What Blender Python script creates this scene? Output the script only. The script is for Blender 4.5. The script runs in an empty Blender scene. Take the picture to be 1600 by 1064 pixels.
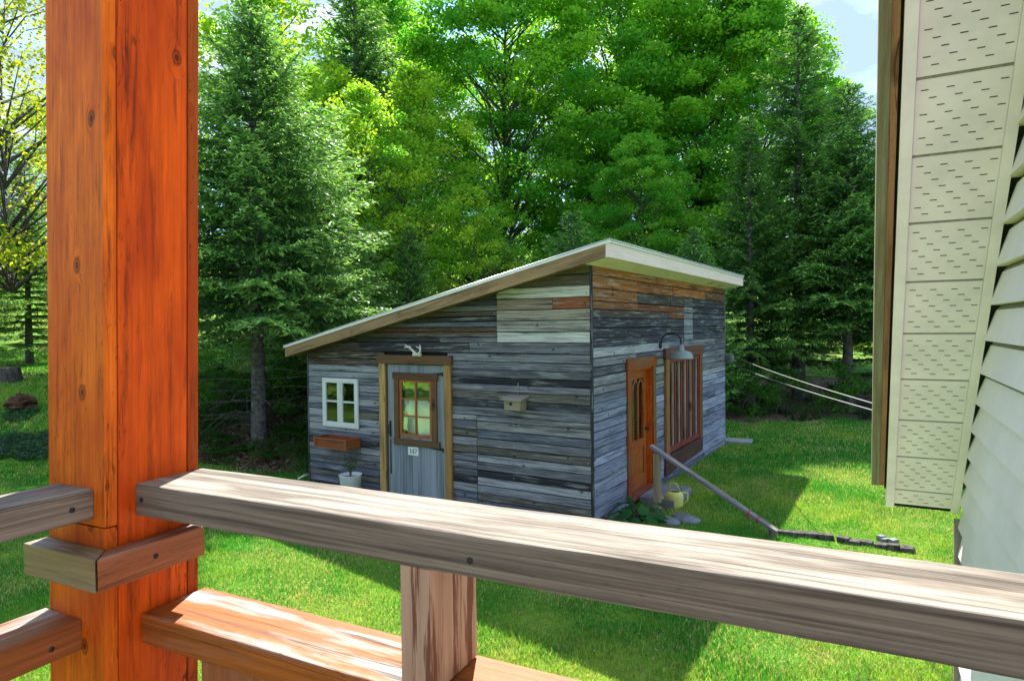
import bpy, math, random
import numpy as np
from mathutils import Vector, Matrix
rad = math.radians
S = bpy.context.scene
COL = S.collection
rng = np.random.default_rng(7)
R = random.Random(11)

# ---------------------------------------------------------------- camera
YAW, PITCH, ROLL, FPX, EYE = rad(31.6), rad(1.25), rad(0.6), 1010.0, 2.62
_r = np.array([math.cos(YAW), math.sin(YAW), 0]); _fh = np.array([-math.sin(YAW), math.cos(YAW), 0]); _z = np.array([0, 0, 1.0])
_f = _fh * math.cos(PITCH) - _z * math.sin(PITCH); _u = _fh * math.sin(PITCH) + _z * math.cos(PITCH)
_r2 = _r * math.cos(ROLL) - _u * math.sin(ROLL); _u2 = _u * math.cos(ROLL) + _r * math.sin(ROLL)
EYEP = np.array([0, 0, EYE])
cd = bpy.data.cameras.new('camera'); cam = bpy.data.objects.new('camera', cd); COL.objects.link(cam)
cam.matrix_world = Matrix(((_r2[0], _u2[0], -_f[0], 0), (_r2[1], _u2[1], -_f[1], 0), (_r2[2], _u2[2], -_f[2], EYE), (0, 0, 0, 1)))
cd.lens = 36 * FPX / 1600; cd.sensor_width = 36; cd.clip_start = .02; cd.clip_end = 2000
S.camera = cam

def ray(px, py): return _f + _r2 * (px - 800) / FPX + _u2 * (532 - py) / FPX
def plane(px, py, P, n):
    v = ray(px, py); n = np.array(n, float)
    return EYEP + v * (np.dot(np.array(P) - EYEP, n) / np.dot(v, n))
def cw(cx, cz):                                   # ground position from metres right of / ahead of the viewer
    return cx * _r[:2] + cz * _fh[:2]
def pc(px, cz): return cw((px - 800) / FPX * cz, cz)

# ---------------------------------------------------------------- world, sun, exposure
SUN = Vector((-.46, .80, 1.0)).normalized()       # direction towards the sun
elev = math.asin(SUN.z); azim = math.atan2(SUN.x, SUN.y)
w = bpy.data.worlds.new('World'); S.world = w; w.use_nodes = True
nt = w.node_tree; nt.nodes.clear()
sky = nt.nodes.new('ShaderNodeTexSky'); sky.sky_type = 'NISHITA'; sky.sun_disc = False
sky.sun_elevation = elev; sky.sun_rotation = azim; sky.air_density = .6; sky.dust_density = .0; sky.ozone_density = 3.0
tc = nt.nodes.new('ShaderNodeTexCoord'); mp = nt.nodes.new('ShaderNodeMapping'); mp.inputs['Scale'].default_value = (1, 1, 2.6)
cn = nt.nodes.new('ShaderNodeTexNoise'); cn.inputs['Scale'].default_value = 3.2; cn.inputs['Detail'].default_value = 7; cn.inputs['Roughness'].default_value = .55
cr = nt.nodes.new('ShaderNodeValToRGB'); cr.color_ramp.elements[0].position = .30; cr.color_ramp.elements[1].position = .50
mxw = nt.nodes.new('ShaderNodeMixRGB'); mxw.inputs['Color2'].default_value = (.64, .87, 1.25, 1)
bg = nt.nodes.new('ShaderNodeBackground'); bg.inputs['Strength'].default_value = .15
ow = nt.nodes.new('ShaderNodeOutputWorld')
L = nt.links.new
L(tc.outputs['Generated'], mp.inputs['Vector']); L(mp.outputs[0], cn.inputs['Vector']); L(cn.outputs[0], cr.inputs[0])
L(cr.outputs[0], mxw.inputs['Fac']); L(sky.outputs[0], mxw.inputs['Color1']); cn2 = nt.nodes.new('ShaderNodeTexNoise'); cn2.inputs['Scale'].default_value = 5.5; cn2.inputs['Detail'].default_value = 7; L(mp.outputs[0], cn2.inputs['Vector'])
cr2 = nt.nodes.new('ShaderNodeValToRGB'); cr2.color_ramp.elements[0].position = .54; cr2.color_ramp.elements[1].position = .68; L(cn2.outputs[0], cr2.inputs[0])
mxc = nt.nodes.new('ShaderNodeMixRGB'); mxc.inputs['Color2'].default_value = (1.5, 1.6, 1.75, 1); L(cr2.outputs[0], mxc.inputs['Fac']); L(mxw.outputs[0], mxc.inputs['Color1'])
L(mxc.outputs[0], bg.inputs['Color']); L(bg.outputs[0], ow.inputs['Surface'])
sd = bpy.data.lights.new('sun', 'SUN'); sd.energy = 2.0; sd.angle = rad(.5); sd.color = (1, .95, .86)
so = bpy.data.objects.new('sun', sd); COL.objects.link(so); so.rotation_euler = SUN.to_track_quat('Z', 'Y').to_euler(); so.location = (0, 0, 30)
S.view_settings.view_transform = 'Standard'; S.view_settings.look = 'None'; S.view_settings.gamma = 1; S.view_settings.exposure = 2.75
S.render.engine = 'CYCLES'
S.cycles.max_bounces = 8; S.cycles.diffuse_bounces = 4; S.cycles.transmission_bounces = 6; S.cycles.transparent_max_bounces = 8

# ---------------------------------------------------------------- materials
class NG:
    def __init__(s, name):
        s.m = bpy.data.materials.new(name); s.m.use_nodes = True; s.t = s.m.node_tree; s.t.nodes.clear()
        s.out = s.t.nodes.new('ShaderNodeOutputMaterial')
    def n(s, typ, attrs=None, **ins):
        nd = s.t.nodes.new('ShaderNode' + typ)
        for k, v in (attrs or {}).items(): setattr(nd, k, v)
        for k, v in ins.items(): s.set(nd, k.replace('_', ' '), v)
        return nd
    def set(s, nd, k, v):
        i = nd.inputs[int(k[1:])] if k[0] == 'i' and k[1:].isdigit() else nd.inputs[k]
        if isinstance(v, bpy.types.NodeSocket): s.t.links.new(v, i)
        elif isinstance(v, bpy.types.Node): s.t.links.new(v.outputs[0], i)
        else: i.default_value = v
    def attr(s, name): return s.n('Attribute', {'attribute_name': name}).outputs['Color']
    def attrf(s, name): return s.n('Attribute', {'attribute_name': name}).outputs['Fac']
    def vec(s, name, sc, off=(0, 0, 0)):
        a = s.n('Attribute', {'attribute_name': name}).outputs['Vector']
        return s.n('Mapping', i0=a, i3=sc, i1=off).outputs[0]
    def noise(s, v, scale=1., detail=4., rough=.55, dist=0.):
        return s.n('TexNoise', Vector=v, Scale=scale, Detail=detail, Roughness=rough, Distortion=dist).outputs[0]
    def ramp(s, f, *st):
        r = s.n('ValToRGB', Fac=f); e = r.color_ramp.elements
        while len(e) < len(st): e.new(.5)
        for i, (p, c) in enumerate(st):
            e[i].position = p; e[i].color = (c, c, c, 1) if not isinstance(c, tuple) else (*c, 1)[:4]
        return r.outputs[0]
    def mix(s, f, a, b, mode='MIX'): return s.n('MixRGB', {'blend_type': mode}, i0=f, i1=a if not isinstance(a, tuple) else (*a, 1), i2=b if not isinstance(b, tuple) else (*b, 1)).outputs[0]
    def math(s, op, a, b=0.): return s.n('Math', {'operation': op}, i0=a, i1=b).outputs[0]
    def bump(s, h, st=.3, d=.01): return s.n('Bump', Height=h, Strength=st, Distance=d).outputs[0]
    def pbr(s, col, rough=.7, metal=0., nrm=None, spec=.3):
        p = s.n('BsdfPrincipled', Roughness=rough, Metallic=metal)
        s.set(p, 'Base Color', col if not isinstance(col, tuple) else (*col, 1)); p.inputs['Specular IOR Level'].default_value = spec
        if nrm is not None: s.set(p, 'Normal', nrm)
        s.t.links.new(p.outputs[0], s.out.inputs[0]); return p

def wood(name, streak=(.02, .018, .016), sa=.7, s0=.52, s1=.66, blotch=(.3, .3, .3), ba=.3, b0=.5, b1=.65, knots=1.5, kcol=(.03, .015, .008), rough=.75,
         fine=(1.5, 45, 45), mid=(.7, 9, 9), bl=(1.6, 6, 6), bump=.35, spec=.25, fa=.55, kth=.5, bd=.004, topwear=False, warp_=.15, kr=1.7, crack=.8, fleck=.5):
    g = NG(name)
    warp = g.n('Attribute', {'attribute_name': 'gc'}).outputs['Vector']
    # knots bend the grain round them
    sx = g.n('SeparateXYZ', i0=warp)
    kv = g.n('CombineXYZ', i0=g.math('MULTIPLY', sx.outputs[0], knots), i1=g.math('MULTIPLY', g.math('ADD', sx.outputs[1], sx.outputs[2]), knots * kr)).outputs[0]
    vo = g.n('TexVoronoi', {'voronoi_dimensions': '2D'}, Vector=kv, Scale=1.0, Randomness=1.0)
    gate = g.ramp(g.n('SeparateColor', i0=vo.outputs['Color']).outputs[0], (kth, 0.), (kth + .02, 1.))
    near = g.math('MULTIPLY', g.ramp(vo.outputs['Distance'], (0., 1.), (.34, 0.)), gate)
    off = g.n('CombineXYZ', i1=g.math('MULTIPLY', near, .012), i2=g.math('MULTIPLY', near, .012)).outputs[0]
    v2 = g.n('VectorMath', {'operation': 'ADD'}, i0=warp, i1=off).outputs[0]
    def sc(x): return g.n('Mapping', i0=v2, i3=x).outputs[0]
    f1 = g.noise(sc(fine), 1, 6, .7, warp_)
    f2 = g.noise(sc(mid), 1, 6, .68, warp_ * 1.5)
    f3 = g.noise(g.vec('gc', bl), 1, 4, .6, .2)
    f4 = g.noise(sc((fine[0] * .6, fine[1] * .33, fine[2] * .33)), 1, 6, .7, warp_)
    c = g.mix(1., g.attr('col'), g.ramp(f1, (.25, 1 - fa), (.75, 1 + fa * .35)), 'MULTIPLY')
    bm_ = g.math('MULTIPLY', g.ramp(f3, (b0, 0.), (b1, 1.)), ba)
    if topwear:
        nz_ = g.n('SeparateXYZ', i0=g.n('NewGeometry').outputs['Normal']).outputs[2]; bm_ = g.math('MULTIPLY', bm_, g.ramp(nz_, (.3, .12), (.7, 1.)))
    c = g.mix(bm_, c, blotch)
    c = g.mix(g.math('MULTIPLY', g.ramp(f2, (s0, 0.), (s1, 1.)), sa), c, streak)
    c = g.mix(g.math('MULTIPLY', g.ramp(f4, (.58, 0.), (.68, 1.)), sa * .6), c, streak)
    f5 = g.noise(sc((mid[0] * .28, mid[1] * .8, mid[2] * .8)), 1, 3, .5, warp_); f6 = g.noise(g.vec('gc', (1.3, 7, 7)), 1, 3, .5)
    ck = g.math('MULTIPLY', g.ramp(f5, (.488, 0.), (.5, 1.), (.512, 0.)), g.ramp(f6, (.46, 0.), (.56, 1.)))
    c = g.mix(g.math('MULTIPLY', ck, crack), c, tuple(q * .35 for q in streak))
    f7 = g.noise(g.vec('gc', (38, 160, 160)), 1, 3, .6); fk = g.math('MULTIPLY', g.ramp(f7, (.60, 0.), (.66, 1.)), g.ramp(f6, (.42, 0.), (.6, 1.)))
    c = g.mix(g.math('MULTIPLY', fk, fleck), c, tuple(q * .6 for q in streak))
    ring = g.math('MULTIPLY', g.ramp(vo.outputs['Distance'], (.04, 1.), (.07, .45), (.10, .85), (.15, 0.)), gate)
    c = g.mix(g.math('MULTIPLY', ring, .85), c, kcol)
    h = g.math('SUBTRACT', g.math('ADD', f1, f4), g.math('ADD', g.math('MULTIPLY', ring, .5), g.math('MULTIPLY', ck, 1.6)))
    g.pbr(c, rough, 0, g.bump(h, bump, bd), spec)
    return g.m

M_POST = wood('stained_wood', streak=(.045, .014, .008), sa=.75, s0=.55, s1=.70, blotch=(.36, .038, .006), ba=.65, b0=.42, b1=.62, knots=9, kr=1.5, kth=.80, kcol=(.03, .008, .005),
              fine=(3.5, 120, 120), mid=(4.5, 60, 60), bl=(3, 9, 9), rough=.5, spec=.12, fa=.5, fleck=.85, bump=.35, bd=.002)
M_RAIL = wood('weathered_rail_wood', streak=(.045, .034, .028), sa=.85, s0=.47, s1=.66, blotch=(.42, .37, .31), ba=.8, b0=.40, b1=.60, knots=5, kth=.93, fine=(2.5, 170, 170), mid=(1.0, 75, 75),
              bl=(4, 30, 30), rough=.75, fa=.75, bump=.7, bd=.003, topwear=True)
M_RED = wood('worn_red_rail_wood', streak=(.05, .02, .012), sa=.8, s0=.55, s1=.7, blotch=(.36, .33, .31), ba=.9, b0=.50, b1=.62, knots=5, kth=.85, fine=(2.5, 130, 130), mid=(1.5, 40, 40),
             bl=(3.5, 26, 26), rough=.55, fa=.5, bump=.4, bd=.003, topwear=True)
M_BAL = wood('streaked_baluster_wood', streak=(.13, .05, .025), sa=.95, s0=.52, s1=.56, blotch=(.30, .17, .10), ba=.5, knots=1, kth=.97, fine=(2.0, 120, 120), mid=(1.6, 22, 22), bl=(3, 20, 20), fa=.4, bump=.4, bd=.002)
M_SHED = wood('weathered_barn_board', streak=(.012, .013, .017), sa=.85, s0=.50, s1=.66, blotch=(.50, .49, .47), ba=.45, b0=.53, b1=.68, knots=5, kr=1.4, kth=.84, kcol=(.02, .015, .012),
              fine=(2.6, 120, 120), mid=(1.1, 30, 30), bl=(2.2, 30, 30), rough=.85, fa=.7, bump=.6, bd=.006)
M_TRIM = wood('trim_wood', streak=(.05, .025, .012), sa=.55, s0=.52, s1=.7, blotch=(.12, .06, .03), ba=.5, knots=1.4, kth=.7, fine=(1.5, 50, 50), mid=(1., 16, 16), bl=(1.5, 10, 10), fa=.45, bump=.35)
M_PAINTW = wood('peeling_painted_wood', streak=(.2, .19, .17), sa=.35, s0=.6, s1=.75, blotch=(.5, .49, .46), ba=.4, knots=1, kth=.95, fine=(2, 60, 60), fa=.2, bump=.15, rough=.55)
M_PLANK = wood('grey_door_plank', streak=(.10, .11, .12), sa=.5, s0=.52, s1=.7, blotch=(.34, .38, .44), ba=.5, b0=.45, b1=.65, knots=.6, kth=.9, fine=(.6, 70, 70), mid=(.35, 26, 26), bl=(.8, 14, 14), fa=.5, bump=.4)

def plain(name, col, rough=.6, metal=0., var=.15, scale=8., spec=.4, bump=0.):
    g = NG(name); tcn = g.n('TexCoord').outputs['Object']
    f = g.noise(tcn, scale, 5, .6)
    c = g.mix(1., col, g.ramp(f, (.3, 1 - var), (.7, 1 + var * .5)), 'MULTIPLY')
    g.pbr(c, rough, metal, g.bump(f, bump, .01) if bump else None, spec); return g.m
def attrmat(name, rough=.7, var=.2, scale=9., spec=.3, bump=.2, metal=0.):
    g = NG(name); f = g.noise(g.n('TexCoord').outputs['Object'], scale, 6, .65)
    c = g.mix(1., g.attr('col'), g.ramp(f, (.3, 1 - var), (.7, 1 + var * .5)), 'MULTIPLY')
    g.pbr(c, rough, metal, g.bump(f, bump, .01), spec); return g.m

M_SIDING = plain('cream_vinyl', (.90, .77, .78), .5, var=.14, scale=1.6, spec=.35, bump=.12)
M_SOFFIT = plain('cream_aluminium', (.97, .81, .92), .5, var=.12, scale=5)
M_GROOVE = plain('soffit_dirt_and_lap_shade', (.30, .27, .22), .8, var=.4, scale=60)
M_SLOT = plain('dark_slot', (.035, .03, .022), .9)
M_DARK = plain('dark_interior', (.012, .011, .010), .9)
M_ROOF = plain('galvanised_metal', (.62, .62, .60), .38, .6, var=.2, scale=2)
M_EDGE = plain('white_roof_edge', (.78, .77, .75), .5, var=.1)
M_PINK = wood('pale_fascia_paint', streak=(.40, .25, .18), sa=.25, s0=.58, s1=.75, blotch=(.70, .56, .48), ba=.5, knots=1, kth=.8, kcol=(.35, .18, .12), fine=(1.5, 40, 40), fa=.14, bump=.12, rough=.6, crack=.15, fleck=.2)
M_IRON = plain('black_iron', (.02, .02, .025), .5, .3)
M_GALV = plain('grey_enamel', (.25, .29, .26), .35, .2, var=.15)
M_CAN = plain('pale_yellow_tin', (.66, .62, .17), .45, var=.1)
M_WHITE = plain('white_plastic', (.72, .74, .74), .45, var=.06)
M_BONE = plain('bleached_antler', (.72, .68, .60), .5, var=.15, scale=20)
M_STONE = plain('grey_stone', (.20, .20, .21), .85, var=.45, scale=9, bump=.8)
M_CONC = plain('concrete', (.34, .33, .31), .85, var=.3, scale=6, bump=.4)
M_CABLE = plain('pale_cable', (.26, .26, .25), .5)
M_REDTIE = plain('red_tie', (.45, .03, .04), .5)
M_SHINGLE = plain('roof_shingle', (.10, .09, .085), .9, var=.4, scale=20, bump=.5)
M_BLACK = plain('black_paint', (.015, .015, .015), .5)
M_PLATE = plain('white_enamel', (.78, .78, .75), .3, var=.05)

def glass(name, tint=(.9, .95, .95), refl=.75):
    g = NG(name)
    fr = g.n('Fresnel', IOR=1.5).outputs[0]
    f = g.math('ADD', g.math('MULTIPLY', fr, 1.2), .045)
    ns = g.noise(g.n('TexCoord').outputs['Object'], 2.5, 2, .5)
    gl = g.n('BsdfGlossy', Roughness=.015, Normal=g.bump(ns, .12, .03)); gl.inputs['Color'].default_value = (*tint, 1)
    tr = g.n('BsdfTransparent'); tr.inputs['Color'].default_value = (.97, .97, .97, 1)
    m = g.n('MixShader', i0=f, i1=tr.outputs[0], i2=gl.outputs[0]); g.t.links.new(m.outputs[0], g.out.inputs[0]); return g.m
M_GLASS = glass('window_glass')

def leafmat(name, trans=.5, warm=(1.25, 1.15, .5), spec=.25, rough=.5):
    g = NG(name); c = g.attr('col')
    d = g.n('BsdfPrincipled', Roughness=rough); g.set(d, 'Base Color', c); d.inputs['Specular IOR Level'].default_value = spec
    t = g.n('BsdfTranslucent'); g.set(t, 'Color', g.mix(1., c, warm, 'MULTIPLY'))
    m = g.n('MixShader', i0=trans, i1=d.outputs[0], i2=t.outputs[0]); g.t.links.new(m.outputs[0], g.out.inputs[0]); return g.m
M_LEAF = leafmat('maple_leaf', .62)
M_NEEDLE = leafmat('conifer_needles', .42, (1.1, 1.1, .7), .2)
M_GRASS = leafmat('grass_blade', .40, (1.2, 1.15, .6), .2)
def barkmat(name, c1, c2, sc=(6, 6, 1.2)):
    g = NG(name); v = g.n('Mapping', i0=g.n('TexCoord').outputs['Object'], i3=sc).outputs[0]
    f = g.noise(v, 2.5, 8, .7, .3); g.pbr(g.mix(g.ramp(f, (.38, 0.), (.62, 1.)), c1, c2), .9, 0, g.bump(f, .9, .03), .15); return g.m
M_BARK = barkmat('dark_bark', (.035, .028, .024), (.14, .12, .11))
M_SPBARK = barkmat('spruce_bark', (.06, .05, .045), (.20, .18, .175), (4, 4, 5))

# ---------------------------------------------------------------- mesh builder
class B:
    def __init__(s): s.v = []; s.f = []; s.gc = []; s.col = []; s.mi = []; s.sm = []
    def add(s, vs, fs, gc=None, col=(.5, .5, .5), mi=0, smooth=False):
        o = len(s.v); s.v += [tuple(map(float, v)) for v in vs]
        s.f += [tuple(o + i for i in f) for f in fs]; s.mi += [mi] * len(fs); s.sm += [smooth] * len(fs)
        s.gc += list(gc) if gc is not None else [tuple(map(float, v)) for v in vs]
        s.col += [col] * len(vs) if isinstance(col, tuple) else list(col)
    def hexa(s, c, g=0, col=(.5, .5, .5), mi=0, seed=None):
        """c[i]: corners, bit0=x bit1=y bit2=z ; g: grain axis"""
        c = [np.array(p, float) for p in c]
        Ls = [np.linalg.norm(c[1] - c[0]), np.linalg.norm(c[2] - c[0]), np.linalg.norm(c[4] - c[0])]
        r = R.uniform(0, 400) if seed is None else seed; r2 = R.uniform(0, 60)
        order = [g] + [a for a in range(3) if a != g]; gc = []
        for i in range(8):
            q = [Ls[a] * ((i >> a) & 1) for a in order]
            gc.append((q[0] + r, q[1] + r2, q[2]))
        s.add(c, [(0, 2, 3, 1), (4, 5, 7, 6), (0, 1, 5, 4), (2, 6, 7, 3), (0, 4, 6, 2), (1, 3, 7, 5)], gc, col, mi)
    def box(s, fr, lo, hi, g=None, col=(.5, .5, .5), mi=0, seed=None):
        if g is None: g = int(np.argmax(np.abs(np.array(hi) - np.array(lo))))
        s.hexa([fr((hi if i & 1 else lo)[0], (hi if i & 2 else lo)[1], (hi if i & 4 else lo)[2]) for i in range(8)], g, col, mi, seed)
    def tube(s, pts, rads, n=8, col=(.5, .5, .5), mi=0, cap=True):
        pts = [Vector(p) for p in pts]; vs = []; gc = []; acc = 0
        t0 = (pts[1] - pts[0]).normalized(); ref = t0.orthogonal().normalized()
        if not hasattr(rads, '__len__'): rads = [rads] * len(pts)
        for i, p in enumerate(pts):
            t = (pts[min(i + 1, len(pts) - 1)] - pts[max(i - 1, 0)]).normalized()
            ref = (ref - t * ref.dot(t)).normalized(); b = t.cross(ref)
            if i: acc += (pts[i] - pts[i - 1]).length
            for k in range(n):
                a = 2 * math.pi * k / n; vs.append(p + (ref * math.cos(a) + b * math.sin(a)) * rads[i]); gc.append((acc, a * rads[i], 0))
        fs = [(i * n + k, i * n + (k + 1) % n, (i + 1) * n + (k + 1) % n, (i + 1) * n + k) for i in range(len(pts) - 1) for k in range(n)]
        s.add(vs, fs, gc, col, mi, True)
        if cap: s.f += [tuple(len(s.v) - len(vs) + k for k in reversed(range(n))), tuple(len(s.v) - n + k for k in range(n))]; s.mi += [mi] * 2; s.sm += [False] * 2
    def lathe(s, cen, prof, n=24, col=(.5, .5, .5), mi=0, axis=None):
        cen = Vector(cen); az = Vector(axis).normalized() if axis is not None else Vector((0, 0, 1)); ax = az.orthogonal().normalized(); ay = az.cross(ax)
        vs = [cen + (ax * math.cos(2 * math.pi * k / n) + ay * math.sin(2 * math.pi * k / n)) * r_ + az * z_ for r_, z_ in prof for k in range(n)]
        fs = [(i * n + k, i * n + (k + 1) % n, (i + 1) * n + (k + 1) % n, (i + 1) * n + k) for i in range(len(prof) - 1) for k in range(n)]
        s.add(vs, fs, None, col, mi, True)
    def build(s, name, mats, parent=None, bevel=0., origin=None):
        m = bpy.data.meshes.new(name); o3 = np.array(origin if origin is not None else (parent.location if parent else (0, 0, 0)), float)
        if parent and parent.parent: o3 = np.array(parent.parent.location, float)
        vs = np.array(s.v) - o3
        m.from_pydata(vs.tolist(), [], s.f); m.update()
        a = m.attributes.new('gc', 'FLOAT_VECTOR', 'POINT'); a.data.foreach_set('vector', np.array(s.gc, np.float32).ravel())
        a = m.attributes.new('col', 'FLOAT_COLOR', 'POINT'); cc = np.ones((len(s.v), 4), np.float32); cc[:, :3] = np.array(s.col)[:, :3]; a.data.foreach_set('color', cc.ravel())
        for mt in (mats if isinstance(mats, (list, tuple)) else [mats]): m.materials.append(mt)
        m.polygons.foreach_set('material_index', s.mi); m.polygons.foreach_set('use_smooth', s.sm)
        o = bpy.data.objects.new(name, m); COL.objects.link(o)
        if parent: o.parent = parent
        else: o.location = o3
        if bevel:
            bv = o.modifiers.new('bevel', 'BEVEL'); bv.width = bevel; bv.segments = 2; bv.limit_method = 'ANGLE'; bv.angle_limit = rad(40)
        return o

def quads(c, d, n, ln, wd, col, tip=None):
    """leaf clouds: diamonds centred on c, long axis d, facing n"""
    d = d / (np.linalg.norm(d, axis=1, keepdims=True) + 1e-9); sdir = np.cross(n, d); sdir /= (np.linalg.norm(sdir, axis=1, keepdims=True) + 1e-9)
    nn = np.cross(d, sdir); ln = np.asarray(ln).reshape(-1, 1); wd = np.asarray(wd).reshape(-1, 1)
    v = np.stack([c - d * ln * .5, c + sdir * wd * .5 + nn * wd * .12 - d * ln * .06, c + d * ln * .5, c - sdir * wd * .5 + nn * wd * .12 - d * ln * .06], 1).reshape(-1, 3)
    return v, np.repeat(col, 4, 0)
def cloud(name, v, col, k, mat, parent=None, smooth=False):
    m = bpy.data.meshes.new(name); nv = len(v); nf = nv // k
    m.vertices.add(nv); m.vertices.foreach_set('co', v.astype(np.float32).ravel())
    m.loops.add(nv); m.loops.foreach_set('vertex_index', np.arange(nv, dtype=np.int32))
    m.polygons.add(nf); m.polygons.foreach_set('loop_start', np.arange(0, nv, k, dtype=np.int32))
    try: m.polygons.foreach_set('loop_total', np.full(nf, k, dtype=np.int32))
    except Exception: pass
    m.update(calc_edges=True)
    a = m.attributes.new('col', 'FLOAT_COLOR', 'POINT'); cc = np.ones((nv, 4), np.float32); cc[:, :3] = col; a.data.foreach_set('color', cc.ravel())
    m.materials.append(mat)
    o = bpy.data.objects.new(name, m); COL.objects.link(o)
    if parent: o.parent = parent
    return o
def thing(name, label, cat, loc=(0, 0, 0), group=None, rz=0.):
    o = bpy.data.objects.new(name, None); COL.objects.link(o); o.location = loc; o.rotation_euler.z = rz; o.empty_display_size = .2
    o['label'] = label; o['category'] = cat
    if group: o['group'] = group
    return o
def tag(o, label, cat, group=None):
    o['label'] = label; o['category'] = cat
    if group: o['group'] = group
    return o
def frame(org, deg):
    b = rad(deg); ex = np.array([math.cos(b), math.sin(b), 0]); ey = np.array([-math.sin(b), math.cos(b), 0]); o = np.array([org[0], org[1], 0.])
    f = lambda x, y, z: o + ex * x + ey * y + _z * z
    f.ex, f.ey, f.o = ex, ey, o
    return f
W = frame((0, 0), 0)

# ---------------------------------------------------------------- ground
def sstep(x, a, b): t = np.clip((x - a) / (b - a), 0, 1); return t * t * (3 - 2 * t)
def camxz(x, y): return x * _r[0] + y * _r[1], x * _fh[0] + y * _fh[1]
def vnoise(x, y, s, seed=0):
    r_ = np.random.default_rng(seed); T = r_.random((64, 64)); x = x / s + 1000; y = y / s + 1000
    xi = np.floor(x).astype(int); yi = np.floor(y).astype(int); fx = x - xi; fy = y - yi; fx = fx * fx * (3 - 2 * fx); fy = fy * fy * (3 - 2 * fy)
    g = lambda i, j: T[(i) % 64, (j) % 64]
    return (g(xi, yi) * (1 - fx) + g(xi + 1, yi) * fx) * (1 - fy) + (g(xi, yi + 1) * (1 - fx) + g(xi + 1, yi + 1) * fx) * fy
def hgt(x, y):
    x = np.asarray(x, float); y = np.asarray(y, float); cx, cz = camxz(x, y)
    left = sstep(-cx, 1.0, 4.0)
    bank = left * (sstep(cz, 11.8, 17.5) * 1.35 + sstep(cz, 17, 40) * 2.2)
    back = (1 - left) * sstep(cz, 18.5, 45) * 2.2 + sstep(cz, 34, 110) * 14
    bump = (vnoise(x, y, 1.3, 1) - .5) * .05 + (vnoise(x, y, .35, 2) - .5) * .02
    rough = (sstep(cz, 11.5, 14) * left) + sstep(cz, 17.3, 18.5) * (1 - left)
    return bank + back + bump * (.35 + 2.2 * rough)
def litter(x, y):
    cx, cz = camxz(x, y); n_ = (vnoise(x, y, .9, 5) - .5) * 1.6 + (vnoise(x, y, .3, 6) - .5) * .7
    u = cx / np.maximum(cz, .1)
    a = sstep(cz + n_, 17.0, 17.7) * sstep(u, -.36, -.30)                      # under the trees behind the lawn
    b_ = sstep(cz + n_ * .9, 11.6, 12.6) * sstep(u + n_ * .02, -.53, -.49) * (1 - sstep(u, -.32, -.28)) * (1 - sstep(cz + n_, 18, 19))
    c_ = sstep(cz + n_, 24, 26) * sstep(-u, .48, .5)
    return np.clip(np.maximum(np.maximum(a, b_), c_), 0, 1) * (1 - sstep(cz, 24, 28))
gx = np.concatenate([-np.geomspace(28, 600, 22)[::-1], np.arange(-27, 16, .3), np.geomspace(16.3, 600, 22)])
gy = np.concatenate([-np.geomspace(8, 600, 22)[::-1], np.arange(-7, 36, .3), np.geomspace(36.5, 600, 22)])
GX, GY = np.meshgrid(gx, gy); GZ = hgt(GX, GY); nx, ny = len(gx), len(gy)
idx = np.arange(nx * ny).reshape(ny, nx)
fa = np.stack([idx[:-1, :-1], idx[:-1, 1:], idx[1:, 1:], idx[1:, :-1]], -1).reshape(-1, 4)
gm = bpy.data.meshes.new('lawn'); gm.from_pydata(np.stack([GX, GY, GZ], -1).reshape(-1, 3).tolist(), [], fa.tolist()); gm.update()
gm.polygons.foreach_set('use_smooth', [True] * len(fa))
at_ = gm.attributes.new('lit', 'FLOAT', 'POINT'); at_.data.foreach_set('value', litter(GX, GY).astype(np.float32).ravel())
g = NG('lawn_ground'); P_ = g.n('TexCoord').outputs['Object']
n1 = g.noise(P_, .55, 4, .6); n2 = g.noise(P_, 9, 6, .7); n3 = g.noise(P_, 60, 4, .7); n4 = g.noise(P_, 2.2, 5, .65)
gr = g.mix(g.ramp(n1, (.35, 0.), (.65, 1.)), (.08, .26, .022), (.24, .34, .04))
gr = g.mix(g.ramp(n4, (.54, 0.), (.72, .75)), gr, (.32, .26, .09))
gr = g.mix(1., gr, g.ramp(n2, (.3, .6), (.7, 1.25)), 'MULTIPLY'); gr = g.mix(1., gr, g.ramp(n3, (.3, .55), (.7, 1.3)), 'MULTIPLY')
lt = g.mix(g.ramp(n3, (.42, 0.), (.62, 1.)), (.08, .048, .034), (.30, .20, .15)); lt = g.mix(g.ramp(n2, (.55, 0.), (.7, .8)), lt, (.03, .018, .012))
lt = g.mix(g.ramp(n4, (.55, 0.), (.66, .6)), lt, (.03, .07, .012))
g.pbr(g.mix(g.ramp(g.math('ADD', g.attrf('lit'), g.math('MULTIPLY', g.math('SUBTRACT', n2, .5), .5)), (.4, 0.), (.6, 1.)), gr, lt), .95, 0, g.bump(g.math('ADD', n2, n3), .8, .03), .1)
gm.materials.append(g.m)
ground = bpy.data.objects.new('lawn', gm); COL.objects.link(ground); ground['kind'] = 'structure'

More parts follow.
